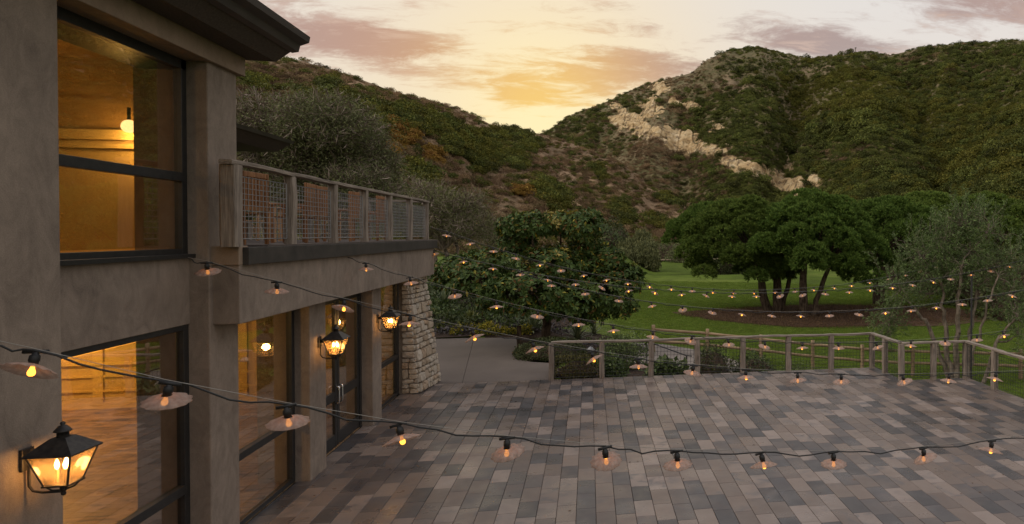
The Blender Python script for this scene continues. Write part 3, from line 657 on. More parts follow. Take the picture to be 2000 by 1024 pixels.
half = rng.uniform(size=len(px)) > .5
for nm, sel, bs in (('hillside_green_shrubs', (gr & half) | (sg & half & ~sparse), B_G), ('hillside_bright_shrubs', (gr & ~half) | (sg & ~half & ~sparse), B_L), ('hillside_dry_scrub', dry & ~sg & ~sparse, B_D), ('hillside_ochre_shrubs', oc, B_O)):
    tag(scatter(nm, PT[sel], S[sel], RZ[sel], bs), nm.replace('_', ' ').replace('hillside ', '') + ' covering the near brown hillside', 'shrubs', kind='stuff')
# ------------------------------------------------------------------ building
WK = set()
def wroot(name, loc, label, cat, group=None):
    o = empty(name, loc); WK.add(o.name); return tag(o, label, cat, group)
_l0 = link
def link(name, data, parent=None, loc=None, rot=None, scale=None, mat=None):
    o = _l0(name, data, parent, loc, rot, scale, mat)
    if parent is not None and parent.name in WK: o.matrix_parent_inverse = Matrix.Translation(-Vector(parent.location))
    return o
FX = -4.78                                    # front plane of the piers
bld = wroot('building', (-6, 9, 0), 'taupe stucco two storey building with dark eaves, big black framed windows and balcony', 'building')
def bbox(name, m, *b, parent=None, bevel=0.0):
    mb = MB(); mb.box(*b); return mb.build(name, m, parent or bld, bevel=bevel)
bbox('wall', M_STUCCO, -5.62, FX, -3.0, 7.02, -0.02, 6.62, bevel=0.015)                 # near wall left of the windows
bbox('pier', M_STUCCO, -5.62, FX, 9.42, 10.12, -0.02, 6.62, bevel=0.015)
bbox('pier', M_STUCCO, -5.62, FX + .002, 12.47, 13.18, -0.02, 3.13, bevel=0.015)
bbox('pier', M_STUCCO, -5.62, FX + .001, 15.84, 16.48, -0.02, 3.13, bevel=0.015)
bbox('spandrel', M_STUCCO, -5.5, -5.00, 7.02, 9.42, 3.16, 4.03, bevel=0.008)
bbox('head_beam', M_STUCCO2, -5.6, FX + .07, -3.0, 10.22, 6.50, 6.76, bevel=0.01)
bbox('head_shade', M_BLACK, -5.55, -5.02, 7.02, 9.42, 6.38, 6.62)  # black strip standing in for the soffit's shade above the window
bbox('balcony_slab', M_STUCCO, -9.6, -4.47, 9.50, 20.42, 3.13, 3.92, bevel=0.012)
bbox('balcony_edge', M_BAND, -4.66, -4.385, 9.56, 20.50, 3.90, 4.13, bevel=0.006)
bbox('balcony_edge', M_BAND, -9.6, -4.66, 20.41, 20.50, 3.90, 4.13, bevel=0.006)
bbox('balcony_deck', M_SOFFIT, -9.6, -4.40, 10.12, 20.45, 4.10, 4.15)
bbox('balcony_cap', M_STUCCO2, -4.80, -4.46, 9.47, 9.70, 3.90, 4.15, bevel=0.01)
bbox('wing_wall', M_STUCCO, -16, -9.62, 10.15, 19.4, 4.1, 6.7)
bbox('rear_wall', M_STUCCO, -16.3, -16.0, -3, 20, 0, 6.8)
def eave(prof, y0, y1, nm, m): mb = MB(); mb.prism(prof, y0, y1); return mb.build(nm, m, bld)
eave([(-5.6, 6.77), (-4.36, 6.745), (-4.16, 6.90), (-4.16, 7.02), (-5.6, 7.3)], -3, 10.30, 'soffit', M_SOFFIT)
eave([(-4.158, 6.885), (-4.07, 6.905), (-4.04, 7.03), (-4.158, 7.03)], -3.01, 10.32, 'fascia', M_FASCIA)
eave([(-4.085, 6.985), (-3.94, 7.045), (-3.925, 7.13), (-4.085, 7.15)], -3.02, 10.34, 'gutter', M_FASCIA)
eave([(-4.02, 7.151), (-9.5, 8.9), (-9.5, 8.7), (-5.0, 7.22)], -3, 10.33, 'roof', M_FASCIA)
eave([(-8.47, 6.57), (-8.10, 6.80), (-8.10, 6.86), (-11.5, 7.80), (-11.5, 6.55)], 11.2, 20.0, 'wing_roof', M_SOFFIT)
eave([(-8.06, 6.79), (-8.02, 6.88), (-11.5, 7.92), (-11.5, 7.80)], 11.15, 20.04, 'wing_fascia', M_FASCIA)

def window(y0, y1, z0, z1, zb=(), yb=(), fr=0.07, xf=-5.02, name='window'):
    x0, x1 = xf - .09, xf
    mb = MB(); mb.box(x0, x1, y0, y0 + fr, z0, z1); mb.box(x0, x1, y1 - fr * 1.5, y1, z0, z1)
    mb.box(x0 - .001, x1 - .002, y0 + fr, y1 - fr * 1.5, z0, z0 + fr); mb.box(x0 - .001, x1 - .002, y0 + fr, y1 - fr * 1.5, z1 - fr, z1)
    wdw = mb.build(name, M_BLACK, bld, bevel=0.004)
    for z in zb: bbox('transom', M_BLACK, x0 + .004, x1 + .012, y0 + fr, y1 - fr * 1.5, z - .055, z + .055, parent=wdw, bevel=0.004)
    for y in yb: bbox('mullion', M_BLACK, x0 + .004, x1 - .003, y - .035, y + .035, z0 + fr, z1 - fr, parent=wdw)
    zs = [z0 + fr] + [z for z in zb] + [z1 - fr]
    for a, b in zip(zs[:-1], zs[1:]):
        bbox('pane', M_GLASS, xf - .052, xf - .046, y0 + fr * .8, y1 - fr * 1.3, a + .02, b - .02, parent=wdw)
    return wdw
window(7.0, 9.42, 4.05, 6.50, zb=(5.02,))
bbox('sill', M_BLACK, -5.05, -4.93, 7.02, 9.42, 4.00, 4.052, bevel=.004)
window(7.0, 9.42, 0.02, 3.16, zb=(1.08,))
window(10.12, 12.47, 0.02, 3.13, zb=(1.05,))
window(16.48, 18.80, 0.02, 3.13, zb=(1.05,))
# double door
df = MB(); df.box(-5.11, -5.01, 13.18, 13.26, 0, 3.13); df.box(-5.11, -5.01, 15.74, 15.84, 0, 3.13); df.box(-5.112, -5.012, 13.26, 15.74, 3.04, 3.13)
df.build('door_frame', M_BLACK, bld, bevel=.004)
for (a, b, hy) in ((13.27, 14.44, 14.36), (14.46, 15.73, 14.54)):
    mb = MB(); x0, x1 = -5.09, -5.03
    mb.box(x0, x1, a, a + .11, .02, 3.03); mb.box(x0, x1, b - .11, b, .02, 3.03)
    for z0, z1 in ((.02, .27), (.95, 1.13), (2.92, 3.03)): mb.box(x0 + .003, x1 - .003, a + .11, b - .11, z0, z1)
    dr = mb.build('door', M_BLACK, bld, bevel=.004)
    bbox('pane', M_GLASS, -5.065, -5.057, a + .10, b - .10, .26, .96, parent=dr); bbox('pane', M_GLASS, -5.065, -5.057, a + .10, b - .10, 1.12, 2.93, parent=dr)
    mb = MB(); mb.tube([(-5.04, hy, .88), (-4.97, hy, .90), (-4.965, hy, .93), (-4.965, hy, 1.19), (-4.97, hy, 1.22), (-5.04, hy, 1.24)], .015, 8); mb.build('handle', M_STEEL, dr, True)
# threshold strip along the glazing
bbox('threshold', M_STEEL, -5.013, -4.998, 10.12, 12.46, -.004, .006); bbox('threshold', M_STEEL, -5.013, -4.998, 16.49, 18.79, -.004, .006)

# interior seen through the glass
bbox('interior_floor', M_IFLOOR, -15.9, -5.03, -2.9, 18.6, -0.15, 0.004)
bbox('interior_wall', M_IWALL, -15.9, -5.12, 18.6, 18.75, 0, 3.12); bbox('interior_wall', M_IWALL, -15.99, -15.9, -2.9, 18.6, 0, 6.7)
bbox('interior_wall', M_IWALL, -15.9, -5.76, -2.95, -2.8, 0, 6.7)
bbox('interior_ceiling', M_ICEIL, -15.9, -5.13, -2.9, 18.7, 3.17, 3.24)
for z0, z1, dd in ((0, .16, .03), (.42, .47, .05), (.78, .83, .05), (1.08, 1.15, .07)): bbox('panel_moulding', M_ITRIM, -15.8, -5.3, 18.6 - dd, 18.598, z0, z1)
for x in (-13.6, -12.0, -10.4, -8.8, -7.2): bbox('pilaster', M_ITRIM, x, x + .22, 18.56, 18.599, .16, 3.1)
bbox('interior_floor', M_ITRIM, -15.9, -5.51, -2.9, 10.05, 3.90, 3.98)
bbox('interior_wall', M_IWALL, -15.9, -5.13, 10.06, 10.14, 3.98, 5.6); bbox('ceiling_cove', M_ICOVE, -15.9, -5.13, 10.05, 10.14, 5.60, 6.63)
bbox('interior_ceiling', M_ICOVE, -15.9, -5.56, -2.9, 10.1, 6.63, 6.70)
bbox('crown_moulding', M_ITRIM, -15.8, -5.76, 9.96, 10.055, 5.55, 5.68); bbox('crown_moulding', M_ITRIM, -15.8, -5.76, 9.99, 10.054, 5.44, 5.50)

def glow(name, loc, power, col=(1.0, 0.54, 0.12), r=0.08, parent=None):
    ld = bpy.data.lights.new(name, 'POINT'); ld.energy = power; ld.color = col; ld.shadow_soft_size = r
    return link(name, ld, parent, loc)
def globe_lamp(loc, label, power, r=0.085, stem=True):
    root = wroot('globe_lamp', loc, label, 'lamp')
    mb = MB(); mb.lathe([(0.001, -r)] + [(r * math.sin(a), -r * math.cos(a)) for a in np.linspace(.3, math.pi - .3, 9)] + [(0.001, r)], 16, loc); mb.build('globe', M_GLOBE, root, True)
    mb = MB(); mb.tube([(loc[0], loc[1], loc[2] + r * .9), (loc[0], loc[1], loc[2] + r + .16)], .02, 8); mb.build('stem', M_BLACK, root)
    glow('lamp_light', (loc[0], loc[1], loc[2] - r - .04), power, parent=root)
globe_lamp((-5.86, 9.75, 5.70), 'glowing round globe lamp on the wall behind the upper window', 26)
globe_lamp((-8.6, 5.6, 6.25), 'unseen globe lamp hanging deep in the upper room', 120)  # this lamp and those below: out of view, added to light the rooms
globe_lamp((-7.9, 9.4, 2.92), 'unseen globe lamp hanging near the first ground floor window', 260)
globe_lamp((-10.9, 14.2, 2.92), 'unseen globe lamp hanging inside the ground floor beyond the double door', 300)
globe_lamp((-12.9, 17.0, 2.92), 'unseen globe lamp hanging in the far corner of the ground floor room', 330)

# ------------------------------------------------------------------ stone buttress at the end of the facade
but = wroot('stone_buttress', (-4.7, 19.5, 0), 'battered buttress of tan rubble stones at the end of the facade', 'stone wall')
def bx(z, off=0.0): return -4.50 - 0.30 * (z / 3.13) ** 1.0 + 0.10 * (1 - z / 3.13) * 0 + off       # right face
def by(z): return 18.82 + 0.02 * z
core = MB(); ci = .05
core.add([(-5.6, 18.86, 0), (-4.55, 18.86, 0), (-4.33, 20.32, 0), (-5.6, 20.32, 0), (-5.6, 18.92, 3.13), (-4.86, 18.92, 3.13), (-4.72, 20.25, 3.13), (-5.6, 20.25, 3.13)],
         [(3, 2, 1, 0), (4, 5, 6, 7), (0, 1, 5, 4), (1, 2, 6, 5), (2, 3, 7, 6), (3, 0, 4, 7)])
core.build('mortar_core', M_MORTAR, but)
def rock_mesh(seed):
    r = random.Random(seed); mb = MB(); n = 7
    ang = sorted(2 * math.pi * (k + r.uniform(-.25, .25)) / n for k in range(n))
    # rounded polygon with a raised face; unit size x: width, y: depth out, z: height
    def sq(a, e=.42): c, s = math.cos(a), math.sin(a); return math.copysign(abs(c) ** e, c) * .5, math.copysign(abs(s) ** e, s) * .5
    o = [sq(2 * math.pi * k / 10 + r.uniform(-.12, .12)) for k in range(10)]; o = [(x * r.uniform(.92, 1.0), z * r.uniform(.90, 1.0)) for x, z in o]
    back = [(x, -.5, z) for x, z in o]; mid = [(x, .15 + r.uniform(-.1, .1), z) for x, z in o]; fr = [(x * .90, .40 + r.uniform(-.12, .10), z * .88) for x, z in o]
    N = 10; mb.add(back + mid + fr + [(r.uniform(-.1, .1), .46, r.uniform(-.1, .1))],
        [(k, k + N, (k + 1) % N + N, (k + 1) % N) for k in range(N)] + [(k + N, k + 2 * N, (k + 1) % N + 2 * N, (k + 1) % N + N) for k in range(N)] + [(k + 2 * N, 3 * N, (k + 1) % N + 2 * N) for k in range(N)])
    me = mb.mesh('stone'); me.materials.append(M_STONE); return me
ROCKS = [rock_mesh(i) for i in range(10)]
def lay_face(P00, P10, P01, P11, outdir, seed):
    """stones over a face given by bottom-left, bottom-right, top-left, top-right corners"""
    r = random.Random(seed); P00, P10, P01, P11 = map(lambda p: np.array(p, float), (P00, P10, P01, P11)); Ht = P01[2] - P00[2]; z = 0.0
    od = np.array(outdir, float); od /= np.linalg.norm(od)
    while z < Ht - .04:
        h = min(r.choice((.12, .15, .18, .22, .27, .32)), Ht - z); v = (z + h / 2) / Ht
        A = P00 + (P01 - P00) * v; B = P10 + (P11 - P10) * v; Lw = np.linalg.norm(B - A); u = 0.0; ex = (B - A) / Lw
        while u < Lw - .01:
            wd = min(r.uniform(.13, .36), Lw - u)
            if Lw - u - wd < .10: wd = Lw - u
            sub = [(0, h)] if h < .2 or r.random() < .45 else [(-h / 4, h / 2), (h / 4, h / 2)]
            for dz, hh in sub:
                c = A + ex * (u + wd / 2); c[2] += dz
                ez = nrm((P01 - P00)); ey = od
                M = Matrix(((ex[0], ey[0], ez[0]), (ex[1], ey[1], ez[1]), (ex[2], ey[2], ez[2]))).to_4x4()
                o = link('stone', r.choice(ROCKS), but); dep = r.uniform(.09, .15)
                o.matrix_basis = Matrix.Translation(Vector(c + od * r.uniform(-.01, .02))) @ M @ Matrix.Rotation(r.uniform(-.13, .13), 4, 'Y') @ Matrix.Diagonal((r.choice((1, -1)) * (wd - .012), dep, hh - .010, 1))
            u += wd
        z += h
lay_face((-4.97, 18.86, 0), (-4.50, 18.86, 0), (-4.97, 18.92, 3.12), (-4.81, 18.92, 3.12), (0, -1, 0), 4)
lay_face((-4.52, 18.86, 0), (-4.31, 20.34, 0), (-4.83, 18.92, 3.12), (-4.69, 20.27, 3.12), (1, -.13, .1), 5)

# ------------------------------------------------------------------ timber
def beam_mesh(L, wx, wy, seg=6, jit=.006, seed=0):
    r = random.Random(seed); c = min(wx, wy) * .12; a, b = wx / 2, wy / 2
    ring = [(-a + c, -b), (a - c, -b), (a, -b + c), (a, b - c), (a - c, b), (-a + c, b), (-a, b - c), (-a, -b + c)]
    mb = MB(); vs = []; bow = [r.uniform(-1, 1) * jit for _ in range(4)]
    for i in range(seg + 1):
        t = i / seg; ox = bow[0] * math.sin(math.pi * t) * 2 + bow[2] * math.sin(2 * math.pi * t); oy = bow[1] * math.sin(math.pi * t) * 2 + bow[3] * math.sin(2 * math.pi * t)
        for x, y in ring: vs.append((x + ox + r.uniform(-jit, jit) * .6, y + oy + r.uniform(-jit, jit) * .6, t * L))
    fs = [(i * 8 + k, i * 8 + (k + 1) % 8, (i + 1) * 8 + (k + 1) % 8, (i + 1) * 8 + k) for i in range(seg) for k in range(8)]
    fs += [tuple(range(7, -1, -1)), tuple(seg * 8 + k for k in range(8))]
    return mb.add(vs, fs).mesh('beam')
def frame_from(p0, p1):
    z = Vector(p1) - Vector(p0); z.normalize(); x = Vector((0, 0, 1)).cross(z)
    if x.length < .01: x = Vector((1, 0, 0))
    x.normalize(); y = z.cross(x); return Matrix.Translation(Vector(p0)) @ Matrix(((x[0], y[0], z[0]), (x[1], y[1], z[1]), (x[2], y[2], z[2]))).to_4x4()
_bs = [0]
def beam(name, p0, p1, wx, wy, m, parent, jit=.006, seg=6):
    _bs[0] += 1; L = (Vector(p1) - Vector(p0)).length
    me = beam_mesh(L, wx, wy, seg, jit, _bs[0]); me.name = name; me.materials.append(m)
    o = link(name, me, parent); o.matrix_basis = frame_from(p0, p1); return o
def wire_panel(parent, a, b, z0, z1, sx, sz, rw, m, framed=True):
    a = np.array(a, float); b = np.array(b, float); L = np.linalg.norm(b - a); e = (b - a) / L; mb = MB()
    n = max(2, int(L / sx)); nz = max(2, int((z1 - z0) / sz)); P = lambda u, z: (a[0] + e[0] * u, a[1] + e[1] * u, z)
    for i in range(n + 1): mb.tube([P(L * i / n, z0), P(L * i / n, z1)], rw * (1.6 if framed and i in (0, n) else 1), 4, False)
    for i in range(nz + 1): z = z0 + (z1 - z0) * i / nz; mb.tube([P(0, z), P(L, z)], rw * (1.6 if framed and i in (0, nz) else 1), 4, False)
    return mb.build('wire_panel', m, parent)

# balcony railing
brail = wroot('balcony_railing', (-4.47, 14.5, 4.15), 'weathered timber railing with galvanised wire mesh along the balcony edge', 'railing')
BY = [9.38, 11.06, 12.78, 14.45, 16.12, 17.85, 19.60]; RX = -4.50
for i, y in enumerate(BY):
    beam('post', (RX, y, 4.14), (RX, y, 5.19), .20 if i == 0 else .135, .19 if i == 0 else .135, M_WOOD, brail)
for y0, y1 in zip(BY[:-1], BY[1:]):
    beam('top_rail', (RX, y0 - (.14 if y0 == BY[0] else .0), 5.22), (RX, y1 + (.10 if y1 == BY[-1] else -.004), 5.215), .15, .055, M_WOOD, brail, .005)
    wire_panel(brail, (RX + .0, y0 + .12), (RX + .0, y1 - .12), 4.24, 5.06, .10, .072, .0046, M_WIRE)
BXs = [-6.0, -7.5, -9.0]; EY = 19.6
for x in BXs: beam('post', (x, EY, 4.14), (x, EY, 5.19), .13, .13, M_WOOD, brail)
for x0, x1 in zip([RX] + BXs[:-1], BXs):
    beam('top_rail', (x0 - .08, EY, 5.222), (x1 + .002, EY, 5.222), .15, .055, M_WOOD, brail, .005)
    wire_panel(brail, (x0 - .1, EY), (x1 + .1, EY), 4.24, 5.06, .10, .072, .0032, M_WIRE)

# terrace fence
tf = wroot('terrace_fence', (4, 19.86, 0), 'weathered grey post and rail fence with dark wire mesh round the terrace', 'fence')
FP = [(-1.10, 19.84), (.38, 19.85), (1.84, 19.84), (3.26, 19.85), (4.70, 19.86), (6.18, 19.86), (7.59, 19.86), (8.98, 19.86), (9.00, 18.95), (9.02, 17.92), (10.03, 17.90), (11.08, 17.90), (11.07, 16.46), (11.06, 15.03), (11.05, 13.6), (11.05, 12.15)]
for (x, y) in FP: beam('post', (x, y, -.01), (x, y, 1.075), .15, .15, M_WOOD, tf, .007)
for (a, b) in zip(FP[:-1], FP[1:]):
    ea = nrm(np.array(b) - np.array(a)); p = np.array(a) + ea * .002; q = np.array(b) - ea * .002
    beam('top_rail', (*p, 1.105), (*q, 1.105), .15, .058, M_WOOD, tf, .008)
    wire_panel(tf, np.array(a) + ea * .10, np.array(b) - ea * .10, .07, .97, .10, .10, .0042, M_WIRED)

# log fence beyond the terrace
lf = wroot('log_fence', (7, 24.5, -.8), 'two rail round log fence along the lawn below the terrace', 'fence')
LP = [(2.47, 25.6), (4.55, 25.2), (6.58, 24.75), (8.54, 24.3), (10.34, 23.75), (12.1, 23.1), (13.9, 22.5), (15.8, 21.9), (17.7, 21.3)]
LZ = [float(G(x, y)) for x, y in LP]
def logpost(p0, p1, r, nm):
    _bs[0] += 1; rr = random.Random(_bs[0]); n = 7; mb = MB(); pts = [np.array(p0) + (np.array(p1) - np.array(p0)) * k / n + np.array([rr.uniform(-.008, .008) for _ in range(3)]) for k in range(n + 1)]
    L = (Vector(p1) - Vector(p0)).length; mb.tube([(rr.uniform(-.008, .008), rr.uniform(-.008, .008), L * k / n) for k in range(n + 1)], [r * rr.uniform(.93, 1.05) for _ in range(n + 1)], 9)
    me = mb.mesh(nm, True); me.materials.append(M_LOG); o = link(nm, me, lf); o.matrix_basis = frame_from(p0, p1)
for (x, y), z in zip(LP, LZ): logpost((x, y, z - .1), (x, y, z + 1.12), .075, 'post')
for k in range(len(LP) - 1):
    for hh in (.50, .95): logpost((*LP[k], LZ[k] + hh), (*LP[k + 1], LZ[k + 1] + hh), .055, 'rail')

# ------------------------------------------------------------------ teak furniture on the balcony
def chair(loc, rz, label, m=None, arms=True):
    m = m or M_TEAK; root = tag(empty('teak_chair', loc, rz), label, 'chair', 'teak chairs on the balcony')
    def bb(nm, boxes):
        mb = MB()
        for b in boxes: mb.box(*b)
        return mb.build(nm, m, root, bevel=.004)
    bb('seat', [(-.24 + k * .08, -.24 + k * .08 + .068, -.23, .22, .42, .445) for k in range(6)])
    bb('backrest', [(-.25, .25, .225, .262, .93, 1.0), (-.25, .25, .226, .261, .47, .52)] + [(-.235 + k * .068, -.235 + k * .068 + .047, .232, .255, .52, .93) for k in range(7)]); root.scale = (1.18, 1.1, 1.06)
    for x in (-.265, .225):
        bb('leg', [(x, x + .04, .225, .268, 0, 1.0)]); bb('leg', [(x, x + .04, -.25, -.205, 0, .62 if arms else .42)])
        if arms: bb('arm', [(x - .01, x + .05, -.27, .225, .621, .648)])
    return root
D = 4.15
chair((-5.10, 10.75, D), R(-95), 'dark teak slat chair just behind the first panel of the balcony railing')
chair((-5.20, 12.95, D), R(-85), 'teak slat chair with its back to the second panel of the balcony railing')
chair((-5.25, 13.75, D), R(-95), 'teak slat chair beside the second to third railing posts, right of its twin')
chair((-5.15, 16.9, D), R(-92), 'teak slat chair behind the fourth panel of the balcony railing')
chair((-7.6, 13.4, D), R(88), 'pale teak chair across the nearer table from the railing', M_TEAKL)
chair((-7.7, 16.9, D), R(92), 'pale teak chair across the farther table from the railing', M_TEAKL)
chair((-5.95, 10.95, D), R(-60), 'teak slat chair beside the tower pier, turned towards the nearer table')
chair((-5.20, 15.35, D), R(-96), 'teak slat chair behind the third railing post gap')
chair((-5.25, 17.75, D), R(-86), 'teak slat chair farthest along the railing')
def table(loc, label):
    root = tag(empty('teak_table', loc), label, 'table', 'teak tables on the balcony')
    mb = MB()
    for k in range(9): mb.box(-.45 + k * .1, -.45 + k * .1 + .09, -.75, .75, .72, .75)
    mb.build('table_top', M_TEAKL, root, bevel=.003); mb = MB(); mb.box(-.40, .40, -.70, .70, .64, .715); mb.build('apron', M_TEAKL, root)
    for x in (-.40, .33):
        for y in (-.70, .63): mb = MB(); mb.box(x, x + .07, y, y + .07, 0, .64); mb.build('leg', M_TEAKL, root)
table((-6.3, 13.2, D), 'pale teak slatted table behind the second balcony panel'); table((-6.35, 16.7, D), 'pale teak slatted table behind the third balcony panel, nearer the far end')

# ------------------------------------------------------------------ wall lanterns
def lantern(y, label, s=1.0, z=2.33, power=9):
    root = tag(empty('wall_lantern', (FX, y, z)), label, 'lantern', 'black wall lanterns on the piers'); root.scale = (s, s, s)
    cx = .285
    mb = MB(); mb.box(0.003, .028, -.065, .065, -.06, .13); mb.build('wall_plate', M_LANT, root, bevel=.006)
    mb = MB(); mb.box(.028, .14, -.022, .022, .02, .075); mb.tube([(.03, 0, -.02), (.03, 0, -.20), (.06, 0, -.245), (.13, 0, -.262), (cx, 0, -.262)], .011, 8)
    for sx, sy in ((1, 1), (1, -1), (-1, 1), (-1, -1)): mb.tube([(cx, 0, -.25), (cx + sx * .05, sy * .05, -.235), (cx + sx * .078, sy * .078, -.19)], .008, 6)
    mb.lathe([(.001, -.30), (.016, -.292), (.019, -.275), (.012, -.262), (.024, -.255), (.024, -.22), (.001, -.215)], 10, (cx, 0, 0)); mb.build('bracket', M_LANT, root, True)
    t, b, zt, zb = .160, .088, .085, -.18
    mb = MB(); mb.box(cx - b - .012, cx + b + .012, -b - .012, b + .012, zb - .014, zb)
    for sx, sy in ((1, 1), (1, -1), (-1, 1), (-1, -1)): mb.tube([(cx + sx * b, sy * b, zb), (cx + sx * t, sy * t, zt)], .008, 6)
    mb.build('frame', M_LANT, root)
    e, q = .185, .058; zr = .215; h = .012
    mb = MB(); mb.add([(cx - e, -e, zt), (cx + e, -e, zt), (cx + e, e, zt), (cx - e, e, zt), (cx - e, -e, zt + h), (cx + e, -e, zt + h), (cx + e, e, zt + h), (cx - e, e, zt + h), (cx - q, -q, zr), (cx + q, -q, zr), (cx + q, q, zr), (cx - q, q, zr)],
        [(3, 2, 1, 0), (0, 1, 5, 4), (1, 2, 6, 5), (2, 3, 7, 6), (3, 0, 4, 7), (4, 5, 9, 8), (5, 6, 10, 9), (6, 7, 11, 10), (7, 4, 8, 11), (8, 9, 10, 11)])
    rf = mb.build('roof', M_LANT, root)
    mb = MB(); mb.lathe([(.044, zr - .01), (.040, zr + .045), (.064, zr + .048), (.060, zr + .056), (.03, zr + .095), (.012, zr + .10), (.02, zr + .115), (.012, zr + .13), (.001, zr + .133)], 14, (cx, 0, 0)); mb.build('finial', M_LANT, rf, True)
    for sx, sy in ((1, 0), (-1, 0), (0, 1), (0, -1)):
        px, py = -sy, sx; mb = MB(); g = .004
        def P(rr, u, zz, o): return (cx + sx * (rr + o) + px * u, sy * (rr + o) + py * u, zz)
        mb.add([P(b, -b, zb, 0), P(b, b, zb, 0), P(t, t, zt, 0), P(t, -t, zt, 0)], [(0, 1, 2, 3)])
        mb.build('glass_pane', M_LGLASS, root)
    for dx, dy in ((0, .035), (-.032, -.022), (.032, -.022)):
        mb = MB(); mb.lathe([(.001, -.06), (.012, -.05), (.018, -.02), (.010, .01), (.001, .03)], 8, (cx + dx, dy, 0)); mb.build('candle_bulb', M_FLAME, root, True)
        mb = MB(); mb.tube([(cx + dx, dy, -.178), (cx + dx, dy, -.062)], .011, 8); mb.build('candle_stick', M_TEAKL, root)
    glow('lantern_light', (cx, 0, -.03), power, (1.0, .52, .17), .06, root)
lantern(6.60, 'large black lantern on the near wall at the lower left, closest to the viewer', 1.0, 2.33)
lantern(12.86, 'black lantern on the pier between the tall window and the double door', 1.0, 2.33)
lantern(16.18, 'black lantern on the farthest pier, next to the stone buttress', 1.0, 2.33)

# ------------------------------------------------------------------ string lights
SH = .130
mb = MB(); prof = [(.030, .0), (.045, -.004), (.085, -.018), (SH, -.042), (SH, -.046), (.085, -.023), (.045, -.009), (.030, -.005), (.030, .0)]
ME_SHADE = MB().lathe(prof, 60, scal=.045, lobes=12).mesh('lamp_shade', True); ME_SHADE.materials.append(M_SHADE)
ME_BULB = MB().lathe([(.001, .004), (.012, .0), (.013, -.016), (.021, -.036), (.0235, -.048), (.020, -.062), (.011, -.070), (.001, -.072)], 14).mesh('bulb', True); ME_BULB.materials.append(M_BULB); ME_BULB.transform(Matrix.Diagonal((.84, .84, .88, 1)))
ME_SOCK = MB().lathe([(.001, .075), (.020, .075), (.022, .06), (.032, .055), (.034, .02), (.029, .016), (.029, -.012), (.001, -.012)], 14).box(-.075, .075, -.012, .012, .072, .092).mesh('socket', True); ME_SOCK.materials.append(M_CABLE); ME_SOCK.transform(Matrix.Diagonal((.80, .80, .90, 1)))
def string(label, A, B, start, lamps, end, seed, cr=.0066, sag=.05):
    """A, B: plan line the string hangs over; start/end/lamps: where it shows"""
    r = random.Random(seed)
    pt = lambda p: at_plane(p[0], p[1], A, B)
    s = pt(start) if len(start) == 2 else np.array(start); e = pt(end) if len(end) == 2 else np.array(end); L = [pt(p) for p in lamps]
    root = wroot('string_light', tuple(s), label, 'string light', 'string lights over the terrace')
    ang = math.atan2(B[1] - A[1], B[0] - A[0]); up = np.array([0, 0, 1.0]); tops = []
    # smooth the drape with a fitted polynomial so the wire hangs like a wire
    al = np.array([B[0] - A[0], B[1] - A[1]]); al = al / np.linalg.norm(al); allp = [s] + [p + up * .105 for p in L] + [e]
    u = np.array([(p[:2] - s[:2]) @ al for p in allp]); zz = np.array([p[2] for p in allp]); cf = np.polyfit(u, zz, 4); fit = np.polyval(cf, u); fit = .75 * fit + .25 * zz; fit[0] = s[2]; fit[-1] = e[2]
    nodes = [np.array([*(s[:2] + al * a), z]) for a, z in zip(u, fit)]
    wire = []; cab = []
    for p, q in zip(nodes[:-1], nodes[1:]):
        m = 6
        for k in range(m):
            t = k / m; w_ = p + (q - p) * t; wire.append(w_ + up * .004)
            wob = -sag * math.sin(math.pi * t) ** 2 * r.uniform(.3, 1.1) + (.012 if 1 <= k <= 2 else 0) * r.uniform(-1, 1)
            cab.append(w_ + up * (wob - .006) + np.array([*(np.array([-al[1], al[0]]) * r.uniform(-.006, .006)), 0]))
    wire.append(nodes[-1] + up * .004); cab.append(nodes[-1] - up * .006)
    MB().tube(cab, cr, 6).build('cable', M_CABLE, root, True); MB().tube(wire, .0024, 5).build('support_wire', M_CWIRE, root, True)
    for p in nodes[1:-1]:
        o = link('socket', ME_SOCK, root); tx, ty = r.gauss(0, .14), r.gauss(0, .14)
        o.matrix_basis = Matrix.Translation(Vector(p - up * .090)) @ Matrix.Rotation(ang, 4, 'Z') @ Matrix.Rotation(tx, 4, 'X') @ Matrix.Rotation(ty, 4, 'Y')
        sh = link('lamp_shade', ME_SHADE, o, (0, 0, -.004), (r.gauss(0, .14), r.gauss(0, .14), r.uniform(0, 6))); link('bulb', ME_BULB, o, (0, 0, -.012))
    return root
string('nearest string light sagging across the foreground from the left wall', (-3.25, 4.6), (4.4, 6.9), (-60, 655), [(65, 712), (326, 778), (562, 815), (783, 853), (990, 878), (1183, 896), (1323, 903), (1490, 902), (1628, 899), (1804, 893), (1936, 876)], (2080, 838), 1)
string('string light starting at the edge of the upper window, second from the viewer', (-4.78, 8.9), (6.6, 10.0), (367, 504), [(405, 524), (541, 566), (672, 600), (800, 630), (925, 657), (1043, 679), (1158, 698), (1247, 714), (1353, 726), (1457, 735), (1558, 740), (1643, 742), (1765, 744), (1853, 741), (1944, 738)], (2060, 722), 2)
string('string light starting under the middle of the balcony edge and ending at the olive tree', (-4.38, 13.4), (9.5, 13.7), (675, 500), [(715, 524), (802, 550), (888, 576), (970, 597), (1050, 616), (1130, 633), (1198, 645), (1275, 657), (1350, 665), (1423, 671), (1494, 675), (1567, 677), (1638, 677), (1713, 677), (1779, 674), (1846, 670), (1908, 663), (1960, 654)], (1972, 645), 3)
SB_A, SB_B = (-4.40, 20.35), (12.6, 21.0)
